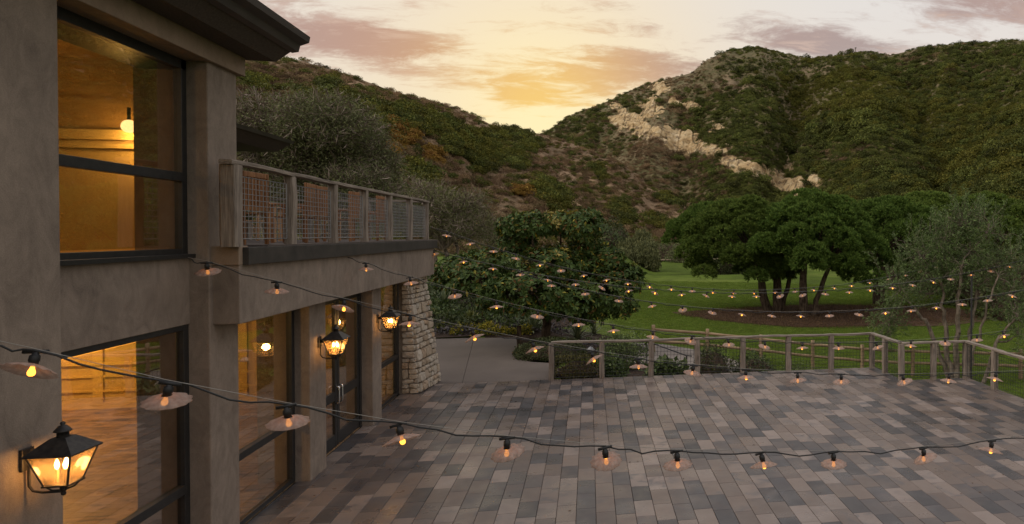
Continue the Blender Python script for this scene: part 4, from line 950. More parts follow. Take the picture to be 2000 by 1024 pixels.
string('string light from the far balcony corner passing just above the fork', SB_A, SB_B, (843, 484), [(848, 497), (905, 511), (963, 522), (1016, 535), (1070, 547), (1124, 555), (1177, 562), (1228, 568), (1280, 571), (1331, 574), (1380, 576), (1430, 578), (1477, 578), (1523, 578), (1567, 575), (1612, 573), (1659, 570), (1700, 566), (1743, 562), (1783, 556), (1824, 551), (1857, 544), (1897, 537), (1936, 528), (1972, 519)], (2040, 498), 4, .0095)
fk = at_plane(1010, 530, SB_A, SB_B)
string('string light forking from another string before the magnolia, third lowest over the fence', (fk[0], fk[1]), (11.2, 16.4), tuple(fk), [(1077, 557), (1143, 573), (1209, 587), (1273, 597), (1333, 604), (1392, 609), (1450, 613), (1508, 616), (1564, 616), (1620, 615), (1678, 613), (1729, 611), (1780, 607), (1829, 600), (1879, 593), (1929, 585), (1978, 575)], (2050, 558), 5, .0095)
string('farthest string light from the balcony end post into the trees', (-4.40, 20.3), (13.0, 27.2), (840, 443), [(873, 458), (918, 474), (964, 488), (1008, 503), (1054, 517), (1096, 529), (1140, 538), (1184, 547), (1226, 554), (1269, 560), (1311, 564), (1352, 567), (1393, 570), (1433, 571), (1473, 571), (1514, 570), (1553, 568), (1590, 566), (1630, 563), (1663, 559), (1699, 552), (1735, 545), (1768, 537), (1797, 529), (1830, 521)], (1850, 514), 6, .0095)
# ------------------------------------------------------------------ vegetation
def curve_pts(p, q, bend, n=6, wob=.0):
    p = np.array(p, float); q = np.array(q, float); t = np.linspace(0, 1, n)[:, None]; L = np.linalg.norm(q - p)
    c = (p + q) / 2 + np.array(bend) ; pts = (1 - t) ** 2 * p + 2 * t * (1 - t) * c + t ** 2 * q
    pts[1:-1] += rng.normal(0, wob * L, (n - 2, 3)); return pts
def limb(mb, p, q, r0, r1, bend=(0, 0, 0), n=6, wob=.02, sides=7):
    pts = curve_pts(p, q, bend, n, wob); mb.tube(list(pts), list(np.linspace(r0, r1, n)), sides, False); return pts
def leaf_part(name, m, arrs, parent):
    Vs, Fs, o = [], [], 0
    for V, F in arrs: Vs.append(V); Fs.append(F + o); o += len(V)
    return link(name, np_mesh(name, np.concatenate(Vs), np.concatenate(Fs)), parent, mat=m)
def ell(n, c, r, lo=.6, up=-1.0):
    o = nrm(rng.normal(size=(n * 2, 3))); o = o[o[:, 2] > up][:n]; k = rng.uniform(lo ** 2, 1, len(o)) ** .5
    return np.array(c) + o * k[:, None] * np.array(r), o
def fit_branches(mb, hubs, P, r0=.03, r1=.008, n=120):
    for p in P[rng.choice(len(P), min(n, len(P)), replace=False)]:
        h = hubs[np.argmin(np.linalg.norm(hubs - p, axis=1))]
        limb(mb, h, p, r0, r1, (0, 0, .12 * np.linalg.norm(p - h)), 5, .03, 4)

# magnolia
def magnolia():
    b = np.array([-1.68, 26.97, -.05]); root = wroot('magnolia_tree', tuple(b), 'broad magnolia with big glossy leaves and yellowing tips beside the driveway', 'tree')
    mb = MB(); top = b + np.array([.0, 0, 1.25]); limb(mb, b, top, .21, .16, (.03, 0, 0), 6, .02, 10); hubs = [top]
    lobes = []
    def lob(px, y, dy, rx, rz, ry=None): p = at_d(px, y, 27.0 / math.cos(math.radians(az_el(px, y)[0])) * 1.0); s = 27 / FPX; lobes.append((np.array([p[0], 26.97 + dy, p[2]]), np.array([rx * s, ry or rx * s, rz * s])))
    for a in [(900, 530, -.3, 48, 32), (945, 545, -1.2, 58, 34), (935, 520, .8, 60, 30), (1000, 568, -1.6, 60, 36), (1015, 520, .9, 75, 36), (1050, 565, -1.9, 66, 46), (1110, 585, -1.5, 60, 36), (1120, 540, .2, 80, 40), (1170, 570, -1.0, 60, 45), (1215, 545, -.2, 42, 34), (1205, 595, -.4, 38, 26), (1075, 515, -1.0, 70, 32), (1160, 520, .7, 58, 30),
              (1010, 445, .2, 40, 26), (1045, 440, -.6, 42, 24), (1010, 478, .6, 38, 24), (1095, 438, .1, 46, 26), (1135, 445, -.5, 40, 30), (1150, 480, .2, 38, 34), (1150, 425, .6, 26, 16), (1185, 505, -.4, 34, 24), (1090, 500, .8, 40, 22), (1150, 612, -.9, 34, 16), (882, 545, -.4, 24, 20), (1235, 535, 0, 20, 14)]: lob(*a)
    P, O = [], []
    for c, r in lobes:
        n = int(110 * (r[0] * r[2]) ** .5 / .75); p, o = ell(n, c, r, .72, -.75); P.append(p); O.append(o)
        hubs.append(c)
    P = np.concatenate(P); O = np.concatenate(O); H = np.array(hubs)
    for c, r in lobes: limb(mb, top + np.array([0, 0, .1]), c, .075, .03, ((c[0] - top[0]) * .15, (c[1] - top[1]) * .15, -.25), 7, .03, 6)
    fit_branches(mb, H, P, .022, .007, 260)
    mb.build('trunk', M_BARK, root, True)
    O = nrm(O + np.array([0, 0, .35])); n = len(P); K = 9
    A = rng.uniform(0, 6.28, (n, 1)) + np.arange(K) * 2.4; t1 = nrm(np.cross(O, np.array([.3, .2, 1]))); t2 = np.cross(O, t1)
    rad = np.cos(A)[..., None] * t1[:, None] + np.sin(A)[..., None] * t2[:, None]
    Dn = nrm(rad + O[:, None] * rng.uniform(.0, .9, (n, K, 1)) + np.array([0, 0, -.12])); PP = P[:, None] + O[:, None] * rng.uniform(-.08, .05, (n, K, 1)) + rad * .015
    L = rng.uniform(.15, .25, (n, K)); hint = np.repeat(O[:, None], K, 1) + rng.normal(0, .25, (n, K, 3))
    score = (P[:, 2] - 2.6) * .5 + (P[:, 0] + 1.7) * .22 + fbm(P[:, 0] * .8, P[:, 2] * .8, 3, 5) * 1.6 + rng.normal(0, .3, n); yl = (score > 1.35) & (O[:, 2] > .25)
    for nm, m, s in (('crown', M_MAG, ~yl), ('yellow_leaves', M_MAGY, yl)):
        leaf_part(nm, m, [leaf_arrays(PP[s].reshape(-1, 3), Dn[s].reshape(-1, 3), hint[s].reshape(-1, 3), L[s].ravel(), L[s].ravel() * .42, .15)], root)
magnolia()

# stone pines
def pine(base, stems, crown_c, rx, ry, ztop, zbot, nl, label, lobe=1.05, tufts=135):
    b = np.array([*base, float(G(*base))]); root = wroot('stone_pine', tuple(b), label, 'tree', 'stone pines on the lawn')
    mb = MB(); c = np.array([*crown_c, 0.0]); hubs = []
    zfork = zbot + (ztop - zbot) * .30
    for (dx, dy, ex, ey, r) in stems:
        p = b + np.array([dx, dy, -.15]); q = np.array([b[0] + ex, b[1] + ey, zfork]); pts = limb(mb, p, q, r * 1.15, r * .7, (rng.normal(0, .2), 0, .2), 8, .012, 9); hubs.append(q)
    L = []
    for i in range(nl):
        a = i * 2.39996; k = math.sqrt((i + .5) / nl) if i > 0 else 0; k = min(1, k)
        x = c[0] + rx * .86 * k * math.cos(a); y = c[1] + ry * .86 * k * math.sin(a); s = lobe * rng.uniform(.8, 1.2)
        z = zbot + (ztop - s * .75 - zbot) * (1 - .62 * k ** 2.6) + rng.normal(0, .12); L.append((np.array([x, y, z]), s))
    for i in range(int(nl * .75)):       # lower skirts
        a = i * 2.39996 + 1; k = rng.uniform(.55, 1.0); s = lobe * rng.uniform(.6, .95)
        L.append((np.array([c[0] + rx * .9 * k * math.cos(a), c[1] + ry * .9 * k * math.sin(a), zbot + (ztop - zbot) * rng.uniform(.10, .45)]), s))
    P, O = [], []
    for q, s in L:
        n = int(tufts * s * s); p, o = ell(n, q, (s, s, s * .72), .82, -.35); P.append(p); O.append(o)
        h = hubs[int(np.argmin([np.linalg.norm(q - h) for h in hubs]))]; (limb(mb, h, q, .085, .03, (0, 0, -.1), 5, .02, 5) if q[2] > h[2] + .6 else None)
    P = np.concatenate(P); O = np.concatenate(O); n = len(P); K = 20
    mb.build('trunk', M_BARK, root, True)
    D = nrm(O[:, None] * .9 + np.array([0, 0, .55]) + rng.normal(0, .62, (n, K, 3))); Lh = rng.uniform(.15, .30, (n, K)) * (lobe / 1.05)
    leaf_part('crown', M_PINE, [leaf_arrays(np.repeat(P, K, 0), D.reshape(-1, 3), rng.normal(size=(n * K, 3)), Lh.ravel(), Lh.ravel() * .22, .2)], root)
def PW_(px, d): p = at_d(px, 458, d); return p[0], p[1]
b1 = at_z(1512, 607, -.8)[:2]; c1 = PW_(1455, 44.5); pine(b1, [(-.35, .1, c1[0] - b1[0] + .6, .3, .28), (.35, 0, .2, .2, .30), (.5, .2, 1.6, .3, .17)], c1, 4.5, 4.0, 6.75, .95, 30, 'left of the two big stone pines on the mulch bed, with a leaning trunk')
b2 = at_z(1578, 615, -.8)[:2]; c2 = PW_(1590, 42.5); pine(b2, [(-.1, 0, -.2, .3, .27), (.25, .1, 1.7, .4, .17)], c2, 4.4, 4.0, 6.95, .9, 30, 'right of the two big stone pines on the mulch bed, with a slim forked stem')
b3 = at_z(1718, 594, -.8)[:2]; c3 = PW_(1735, 49); pine(b3, [(0, 0, .2, .3, .42)], c3, 4.7, 4.2, 7.0, 1.0, 24, 'stone pine just behind the olive tree, with a thick straight trunk')
c4 = PW_(1925, 56); pine(c4, [(0, 0, .2, .3, .45)], c4, 5.6, 4.6, 7.5, .4, 28, 'stone pine farthest right, crown running out of the picture')
c5 = PW_(1395, 80); b5 = PW_(1424, 80); pine(b5, [(0, 0, -.8, .2, .45)], c5, 5.6, 4.6, 8.2, 2.0, 24, 'distant stone pine behind the clipped hedge on the far lawn', 1.5, 70)
c6 = PW_(1815, 66); pine(c6, [(0, 0, 0, .3, .45)], c6, 5.2, 4.6, 8.3, .6, 20, 'stone pine half hidden between two others at the right', 1.35, 80)

# olive tree by the terrace corner
def olive():
    b = np.array([*at_z(1858, 742, -1.05)[:2], 0]); b[2] = float(G(b[0], b[1])); root = wroot('olive_tree', tuple(b), 'airy grey green olive tree with twisting stems beyond the terrace corner', 'tree')
    s = 24.0 / FPX; d0 = math.hypot(b[0], b[1]); mb = MB(); hubs = []
    stems = [((1858, 742), (1815, 640), (1765, 585), .10), ((1862, 742), (1848, 640), (1840, 560), .11), ((1868, 742), (1872, 650), (1878, 520), .12), ((1895, 748), (1893, 650), (1905, 560), .10), ((1918, 740), (1945, 670), (1985, 620), .08), ((1895, 748), (1915, 660), (1950, 540), .07)]
    for (p0, p1, p2, r) in stems:
        off = rng.uniform(-.6, .6); A = at_d(*p0, d0); A[2] = b[2] - .1; Bm = at_d(*p1, d0 + off * .5); C = at_d(*p2, d0 + off)
        limb(mb, A, Bm, r, r * .75, (rng.normal(0, .12), 0, 0), 7, .02, 8); limb(mb, Bm, C, r * .75, r * .4, (rng.normal(0, .15), 0, .1), 7, .03, 7); hubs += [Bm, C]
    blobs = [(1760, 565, 48, 46), (1738, 625, 38, 46), (1728, 668, 24, 24), (1800, 505, 52, 46), (1850, 465, 56, 40), (1895, 490, 54, 50), (1945, 530, 50, 54), (1860, 545, 58, 40), (1980, 590, 44, 50), (1990, 655, 30, 40), (1880, 442, 36, 20), (1930, 455, 34, 24), (1815, 575, 34, 30)]
    P, O = [], []
    for px, y, rx, rz in blobs:
        c = at_d(px, y, d0 + rng.uniform(-.9, .9)); p, o = ell(int(rx * rz / 12), c, (rx * s * .9, rx * s * .9, rz * s * .9), .25, -1); P.append(p); O.append(o)
        h = min(hubs, key=lambda h: np.linalg.norm(h - c)); limb(mb, h, c, .045, .018, (0, 0, -.1), 6, .04, 5); hubs.append(c)
    for k in range(110):
        px, y, rx, rz = blobs[rng.integers(0, len(blobs))]; c = at_d(px + rng.uniform(-.9, .9) * rx, y - rng.uniform(.2, .9) * rz, d0 + rng.uniform(-.9, .9)); L = rng.uniform(.5, 1.3); dv = nrm(np.array([rng.normal(0, .35), rng.normal(0, .3), 1.0]))
        mb.tube([c, c + dv * L * .5 + rng.normal(0, .03, 3), c + dv * L], [.008, .005, .002], 3, False); m_ = int(L * 7); P.append(c + dv * np.linspace(.15, 1, m_)[:, None] * L * .8); O.append(np.repeat(dv[None], m_, 0))
    P = np.concatenate(P); O = np.concatenate(O); H = np.array(hubs); fit_branches(mb, H, P, .013, .004, 420)
    n = len(P); K = 14; tw = nrm(O * .5 + rng.normal(0, .5, (n, 3)) + np.array([0, 0, .25])); TL = rng.uniform(.25, .5, n)
    for i in range(0, n, 2): mb.tube([P[i] - tw[i] * .1, P[i] + tw[i] * TL[i]], [.005, .002], 3, False)
    mb.build('trunk', M_BARKG, root, True)
    u = rng.uniform(0, 1, (n, K, 1)); PP = P[:, None] + tw[:, None] * u * TL[:, None, None]; D = nrm(tw[:, None] * .7 + rng.normal(0, .7, (n, K, 3))); L = rng.uniform(.06, .11, (n, K))
    leaf_part('crown', M_OLIVE, [leaf_arrays(PP.reshape(-1, 3), D.reshape(-1, 3), rng.normal(size=(n * K, 3)), L.ravel(), L.ravel() * .30)], root)
olive()

# weeping tree on the far lawn
def weeping():
    x, y = 8.14, 90.85; z0 = float(G(x, y)); root = wroot('weeping_tree', (x, y, z0), 'small weeping tree with a thin trunk on the far lawn', 'tree')
    mb = MB(); s = 91.5 / FPX; limb(mb, (x, y, z0 - .1), (x - .2, y, z0 + 3.0), .24, .14, n=5); P = []
    for px, yy, rx, rz in [(1255, 455, 18, 14), (1235, 475, 20, 18), (1265, 478, 20, 18), (1222, 495, 16, 16), (1245, 500, 20, 16), (1275, 500, 16, 18), (1258, 488, 22, 20), (1215, 478, 12, 14)]:
        c = at_d(px, yy, 91 + rng.uniform(-2, 2)); p, o = ell(int(rx * rz * 1.0), c, (rx * s, rx * s, rz * s), .4); P.append(p); limb(mb, (x - .2, y, z0 + 2.6), c, .08, .03, n=5, sides=5)
    mb.build('trunk', M_BARK, root, True); P = np.concatenate(P); n = len(P); K = 7
    PP = P[:, None] + np.array([0, 0, -1.0]) * rng.uniform(0, 1.1, (n, K, 1)) + rng.normal(0, .12, (n, K, 3)); D = rng.normal(0, .35, (n, K, 3)) + np.array([0, 0, -1.0]); L = rng.uniform(.25, .45, n * K)
    leaf_part('crown', M_WILLOW, [leaf_arrays(PP.reshape(-1, 3), D.reshape(-1, 3), rng.normal(size=(n * K, 3)), L, L * .35)], root)
weeping()

# grey twiggy trees behind the balcony
def twiggy(label, base_px, dist, blobs, leafy=1.0, dens=.10, leafm=None, stems=3, zb=None):
    s = dist / FPX * .97; p0 = at_d(base_px[0], base_px[1], dist); z0 = float(G(p0[0], p0[1])) if zb is None else zb; b = np.array([p0[0], p0[1], z0 - .2])
    root = wroot('scrub_oak', tuple(b), label, 'tree', 'grey scrub oaks behind the balcony'); mb = MB(); hubs = []; P, O = [], []
    cs = [at_d(px, y, dist + rng.uniform(-1.5, 1.5)) for px, y, _, _ in blobs]
    fork = np.mean(cs, 0) * .45 + b * .55
    for k in range(stems): limb(mb, b + np.array([rng.normal(0, .3), rng.normal(0, .3), 0]), fork + rng.normal(0, .5, 3), .16, .10, (rng.normal(0, .3), 0, 0), 7, .03, 6)
    for c, (px, y, rx, rz) in zip(cs, blobs):
        limb(mb, fork, c + (c - fork) * .25, .10, .035, (rng.normal(0, .3), 0, -.2), 7, .05, 5); hubs.append(c); p, o = ell(int(rx * rz * dens), c, (rx * s, rx * s, rz * s), .35); P.append(p); O.append(o)
    P = np.concatenate(P); O = np.concatenate(O); H = np.array(hubs); fit_branches(mb, H, P, .035, .008, 160)
    mb.build('trunk', M_BARKG, root, True); n = len(P); K = 5
    TD = nrm(O[:, None] * .6 + rng.normal(0, .6, (n, K, 3)) + np.array([0, 0, .2])); TL = rng.uniform(.25, .6, (n, K)); PP = np.repeat(P[:, None], K, 1)
    leaf_part('twigs', M_TWIG, [leaf_arrays(PP.reshape(-1, 3), TD.reshape(-1, 3), rng.normal(size=(n * K, 3)), TL.ravel(), .022)], root)
    Kl = max(1, int(13 * leafy)); Kl = Kl * 2; q = P[:, None] + rng.normal(0, .30, (n, Kl, 3)); L = rng.uniform(.055, .12, n * Kl)
    leaf_part('crown', leafm or M_SCRUBL, [leaf_arrays(q.reshape(-1, 3), rand_dir(n * Kl), rand_dir(n * Kl), L, L * .6)], root)
twiggy('dark olive scrub oak rising above the middle of the balcony railing', (650, 440), 34, [(640, 240, 75, 45), (600, 285, 60, 45), (690, 275, 60, 50), (650, 320, 85, 50), (730, 330, 50, 50), (600, 350, 60, 50), (700, 375, 70, 40)], 1.5)
twiggy('pale grey leafless scrub oak just right of the tower pier', (515, 440), 36, [(500, 230, 45, 40), (540, 240, 40, 40), (500, 280, 50, 40), (550, 300, 45, 40), (520, 340, 55, 40)], .5)
twiggy('brownish scrub thicket right of the balcony railing end', (870, 470), 44, [(800, 390, 55, 40), (850, 390, 45, 38), (890, 420, 50, 38), (940, 440, 40, 30), (860, 450, 55, 30), (770, 420, 50, 36), (920, 400, 35, 25)], .8)
twiggy('small dark scrub oak at the right end of the grey thicket', (960, 470), 50, [(900, 440, 30, 24), (950, 455, 30, 20), (970, 470, 28, 16), (1000, 470, 24, 16)], 1.2)

# rosette plants (agaves, yuccas)
def rosette(name, label, loc, r, n, m, cat='agave', wid=.09, droop=.25):
    root_z = float(G(loc[0], loc[1])) if len(loc) == 2 else loc[2]; b = np.array([loc[0], loc[1], root_z])
    arrs = []
    for i in range(n):
        a = i * 2.39996; e = math.radians(10 + 75 * (1 - (i + .5) / n) ** .9); L = r * rng.uniform(.85, 1.12)
        dh = np.array([math.cos(a), math.sin(a), 0]); side = np.array([-math.sin(a), math.cos(a), 0]); segs = 4; V = []; wv = wid * r
        for k in range(segs + 1):
            t = k / segs; p = b + np.array([0, 0, .08 * r]) + dh * (L * t * math.cos(e)) + np.array([0, 0, L * t * math.sin(e) - droop * L * t * t * math.cos(e)]); ww = wv * (1 - t) ** .6 * (1 if k else .7)
            V += [p - side * ww + np.array([0, 0, ww * .4]), p, p + side * ww + np.array([0, 0, ww * .4])]
        F = []
        for k in range(segs):
            o = k * 3; F += [[o, o + 1, o + 4], [o, o + 4, o + 3], [o + 1, o + 2, o + 5], [o + 1, o + 5, o + 4]]
        arrs.append((np.array(V), np.array(F)))
    Vs, Fs, o = [], [], 0
    for V, F in arrs: Vs.append(V); Fs.append(F + o); o += len(V)
    ob = link(name, np_mesh(name, np.concatenate(Vs) - b, np.concatenate(Fs)), loc=tuple(b), mat=m); return tag(ob, label, cat, 'rosette plants in the beds')
def bed(px, y, d): p = at_d(px, y, d); return p[0], p[1]
rosette('yucca', 'tall spiky grey yucca in the bed just right of the buttress', bed(868, 590, 34.5), 1.15, 70, M_AGAVE, 'yucca', .045, .10)
rosette('agave', 'bright green agave low in the bed in front of the yucca', bed(918, 628, 31.5), .75, 34, M_AGAVEY, 'agave', .12, .2)
rosette('yucca', 'striped yucca left of the magnolia trunk', bed(1040, 640, 29.6), .95, 60, M_AGAVE, 'yucca', .05, .25)
rosette('yucca', 'striped yucca right of the magnolia trunk on the lawn edge', bed(1128, 655, 27.9), .95, 60, M_AGAVE, 'yucca', .05, .3)
rosette('yucca', 'smaller striped yucca behind the one right of the trunk', bed(1160, 648, 29.5), .7, 50, M_AGAVE, 'yucca', .05, .3)
rosette('agave', 'pale yellow agave on the bank above the magnolia', bed(906, 520, 42), .95, 34, M_AGAVEY, 'agave', .11, .1)
rosette('agave', 'second pale agave on the bank, right of the first', bed(938, 520, 43), .8, 34, M_AGAVEY, 'agave', .11, .1)
rosette('agave', 'green rosette close against the buttress foot', bed(843, 600, 33), .6, 30, M_AGAVEY, 'agave', .12, .2)

# clipped hedges and leafy shrubs
def shrub(name, label, c, r, m, n=900, leaf=.07, cat='shrub', box=False, group=None, loose=0.0):
    """c: centre of its base; r: half sizes (x, y, full height)"""
    c = np.array(c, float); root = tag(empty(name, tuple(c)), label, cat, group)
    if box:
        o = rng.uniform(-1, 1, (n, 3)); k = np.argmax(np.abs(o * np.array([1, 1, 1])), 1); i = np.arange(n); o[i, k] = np.sign(o[i, k]); o[:, 2] = np.abs(o[:, 2])
        o = np.sign(o) * np.abs(o) ** .9; nr = nrm(np.power(np.abs(o), 6) * np.sign(o)); rr = np.linalg.norm(np.power(np.abs(o), 6), axis=1) ** (1 / 6); p = o / rr[:, None] ** .6 * rng.uniform(.92, 1.03, (n, 1))
    else:
        nr = nrm(rng.normal(size=(n, 3))); nr[:, 2] = np.abs(nr[:, 2]); lump = 1 + (.10 + loose * .3) * fbm(nr[:, 0] * 2.2 + c[0], nr[:, 1] * 2.2 + nr[:, 2] * 2, 3, int(abs(c[0] * 7)) + 3) * 2; p = nr * lump[:, None] * rng.uniform(.85 - loose * .5, 1.03, (n, 1))
    p = p * np.array([r[0], r[1], r[2]]); D = nrm(nr * .6 + rng.normal(0, .8, (n, 3)) + np.array([0, 0, .2])); L = leaf * rng.uniform(.7, 1.35, n)
    leaf_part('foliage', m, [leaf_arrays(p, D, nr + rng.normal(0, .5, (n, 3)), L, L * .5)], root)
    mb = MB(); mb.lathe([(.001, .0)] + [(.78 * math.cos(a), .82 * math.sin(a)) for a in np.linspace(0, 1.45, 6)] + [(.001, .82)], 14); ob = mb.build('stems', M_BARK, root, True); ob.scale = tuple(r)  # solid dark core closing the foliage from inside, not separate stems
    if loose > .5:
        bpy.data.objects.remove(ob); mb = MB()
        for k in range(14): q = p[rng.integers(0, n)]; mb.tube([(0, 0, 0), q * .5 + rng.normal(0, .04, 3), q], [.015, .01, .005], 4, False)
        mb.build('stems', M_BARKG, root)
    return root
shrub('round_hedge', 'low rounded dark hedge curving round the magnolia bed', (-1.35, 23.9, -.02), (1.25, 1.05, .62), M_HEDGE, 3800, .075, 'hedge')
shrub('clipped_hedge', 'low olive green clipped hedge behind the first fence panel', (-.34, 20.62, -.1), (.72, .45, .62), M_HEDGEY, 3200, .07, 'hedge', True)
shrub('grey_ground_shrub', 'flat grey green shrub between the round hedge and the magnolia trunk', (.3, 25.0, -.15), (1.9, .7, .38), M_GREYL, 2200, .07, 'shrub')
shrub('feathery_shrub', 'tall silvery loose shrub behind the second fence panel', (1.05, 22.3, -.2), (.95, .8, 1.35), M_OLIVE, 3600, .085, loose=.8)
shrub('dark_shrub', 'dark leafy shrub behind the fourth fence panel', (4.0, 21.2, -.5), (.72, .6, 1.15), M_HEDGE, 3200, .08, loose=.5)
shrub('low_shrub', 'low dark shrub behind the fifth fence panel', (5.5, 21.4, -.65), (.9, .6, .92), M_HEDGE, 2600, .08, loose=.5)
shrub('low_shrub', 'low loose shrub behind the sixth fence panel', (6.8, 21.2, -.75), (.8, .5, .75), M_OLIVE, 1800, .07, loose=.7)
shrub('grassy_clump', 'bright green grassy clump right of the clipped hedge', (.75, 20.7, -.2), (.42, .35, .62), M_BROAD, 700, .16, loose=.7)
shrub('strappy_clump', 'strappy green clump behind the third fence panel', (2.4, 20.9, -.3), (.7, .4, .55), M_BROAD, 900, .2, loose=.7)
shrub('corner_shrub', 'dark shrub outside the fence at the right edge', (12.5, 15.4, -.9), (.8, 1.2, 1.35), M_HEDGE, 3600, .08, loose=.4)
shrub('square_hedge', 'square clipped dark hedge on the far lawn', (16.9, 78.6, float(G(16.9, 78.6))), (1.75, 1.2, 1.75), M_HEDGE, 3200, .22, 'hedge', True)
shrub('layered_hedge', 'flat topped hedge left of the distant pine trunk', (15.3, 82.5, float(G(15.3, 82.5))), (1.4, 1.0, 2.2), M_HEDGE, 1800, .25, 'hedge', True)
for k, (px, d, rx, h) in enumerate([(1770, 62, 3.2, 4.2), (1850, 60, 3.4, 4.0), (1940, 52, 3.6, 4.4), (2010, 46, 3.4, 4.6)]):
    x, y = PW_(px, d); shrub('boundary_bush', ('first', 'second', 'third', 'last')[k] + ' from the left of the dark bushes under the right hand pines', (x, y, float(G(x, y)) - .2), (rx, 1.8, h), M_HEDGE, 2600, .30, loose=.3, group='dark bushes under the pines')
for k, (px, d, rx, h, m) in enumerate([(1200, 100, 3.0, 4.0, M_HEDGE), (1310, 118, 5.0, 3.6, M_SCRUBL), (1350, 112, 4.0, 3.2, M_SCRUBL), (1180, 95, 3.0, 3.4, M_BROAD)]):
    x, y = PW_(px, d); shrub('edge_bush', ['dark green bush left of the weeping tree', 'brown thicket right of the weeping tree at the lawn edge', 'brown thicket under the distant pine', 'bright green bush behind the magnolia at the lawn edge'][k], (x, y, float(G(x, y)) - .2), (rx, 2.2, h), m, 2200, .32, loose=.3)

# planting bed: mixed planting nobody could count
def mass(name, label, n, m, leaf, area, hts, patch=1.0, seed=0, thr=-.1):
    P = []; (x0, x1, y0, y1) = area
    while len(P) < n:
        x = rng.uniform(x0, x1, n); y = rng.uniform(y0, y1, n); ok = fbm(x * patch, y * patch, 3, seed) > thr; P += list(zip(x[ok], y[ok]))
    P = np.array(P[:n]); z = G(P[:, 0], P[:, 1]); h = hts * (0.25 + .75 * np.clip(fbm(P[:, 0] * 1.6, P[:, 1] * 1.6, 3, seed + 3) + .6, 0, 1.2)); p = np.stack([P[:, 0], P[:, 1], z + h * rng.uniform(.1, 1, n)], 1)
    L = leaf * rng.uniform(.6, 1.4, n); V, F = leaf_arrays(p, nrm(rng.normal(0, .7, (n, 3)) + np.array([0, 0, .5])), rng.normal(size=(n, 3)) + np.array([0, -.5, .5]), L, L * .5)
    return tag(link(name, np_mesh(name, V, F), mat=m), label, 'plants', kind='stuff')
mass('bed_dark_planting', 'dark mixed leafy planting on the bank', 7000, M_HEDGE, .15, (-11.5, -1.5, 29.6, 38.5), .75, .55, 3, .05)
mass('bed_green_planting', 'green mixed leafy planting on the bank', 8000, M_BROAD, .17, (-11.5, -2, 29.4, 40), .8, .6, 9, .0)
mass('bed_grey_planting', 'grey succulents along the bed edge', 2600, M_GREYL, .13, (-9, -.5, 28.9, 33), .4, .8, 15, .0)
mass('bed_yellow_flowers', 'yellow flowering ground cover along the driveway edge', 5000, M_FLOWER, .10, (-7.6, -2.4, 28.75, 30.2), .42, .9, 21, -.2)
mass('magnolia_bed_planting', 'low grey green planting under the magnolia', 2600, M_OLIVE, .10, (-2.6, 1.6, 24.8, 28.2), .25, .7, 27, -.05)

# stone retaining wall up the bank
rw = wroot('retaining_wall', (-8.6, 40.6, 1.5), 'low dry stone retaining wall at the back of the bed, below a patch of lawn', 'stone wall')
mb = MB(); mb.box(-13, -6.9, 40.62, 41.0, 1.1, 2.50); mb.build('mortar_core', M_MORTAR, rw)
r_ = random.Random(9); z = 1.5
while z < 2.5:
    h = min(r_.choice((.16, .2, .26)), 2.52 - z); x = -10.6
    while x < -6.95:
        wd = min(r_.uniform(.2, .5), -6.9 - x); o = link('stone', r_.choice(ROCKS), rw)
        o.matrix_basis = Matrix.Translation((x + wd / 2, 40.6, z + h / 2)) @ Matrix.Rotation(math.pi, 4, 'Z') @ Matrix.Diagonal((wd - .02, .14, h - .02, 1)); x += wd
    z += h
mb = MB(); mb.box(-13, -6.8, 40.5, 41.1, 2.50, 2.60); mb.build('coping', M_CONC, rw, bevel=.02)

# small fittings
bo = wroot('rust_bollard', (-2.62, 26.3, 0), 'rust brown square bollard at the corner of the driveway', 'bollard')
beam('post', (-2.62, 25.9, -.05), (-2.62, 25.9, .78), .16, .16, M_BARK, bo, .002); beam('cap', (-2.62, 25.9, .781), (-2.62, 25.9, .81), .18, .18, M_BARK, bo, .001, 2)
pl_ = wroot('path_light', (.05, 21.9, -.1), 'small grey path light with a domed hood by the clipped hedge', 'lamp')
mb = MB(); mb.tube([(.05, 21.9, -.3), (.05, 21.9, .5)], .02, 8); mb.build('stake', M_WIRED, pl_); mb = MB(); mb.lathe([(.001, .62), (.05, .60), (.15, .50), (.15, .49), (.001, .50)], 14, (.05, 21.9, 0)); mb.build('hood', M_WIRE, pl_, True)
hr = wroot('stair_handrail', (2.6, 23.4, -.5), 'black metal handrail going down beside the lower path', 'handrail')
mb = MB(); mb.tube([(1.9, 23.3, .55), (3.4, 23.0, .0), (3.6, 23.0, -.02)], .022, 8); mb.build('rail', M_BLACK, hr, True)
for x, zt in ((2.0, .51), (3.4, .0)): mb = MB(); mb.tube([(x, 23.28 if x < 3 else 23.0, zt - 1.0), (x, 23.28 if x < 3 else 23.0, zt)], .02, 8); mb.build('post', M_BLACK, hr)
lp_ = wroot('string_light_pole', (11.9, 18.6, -1), 'thin dark pole standing in the olive tree behind the terrace corner', 'pole')
mb = MB(); q = at_d(1897, 690, 21.5); mb.tube([(q[0], q[1], -1.2), (q[0], q[1], 3.0)], .03, 8); mb.build('pole', M_WIRED, lp_); mb = MB(); mb.lathe([(.001, 3.06), (.035, 3.04), (.04, 2.98), (.001, 2.97)], 10, (q[0], q[1], 0)); mb.build('cap', M_WIRED, lp_)

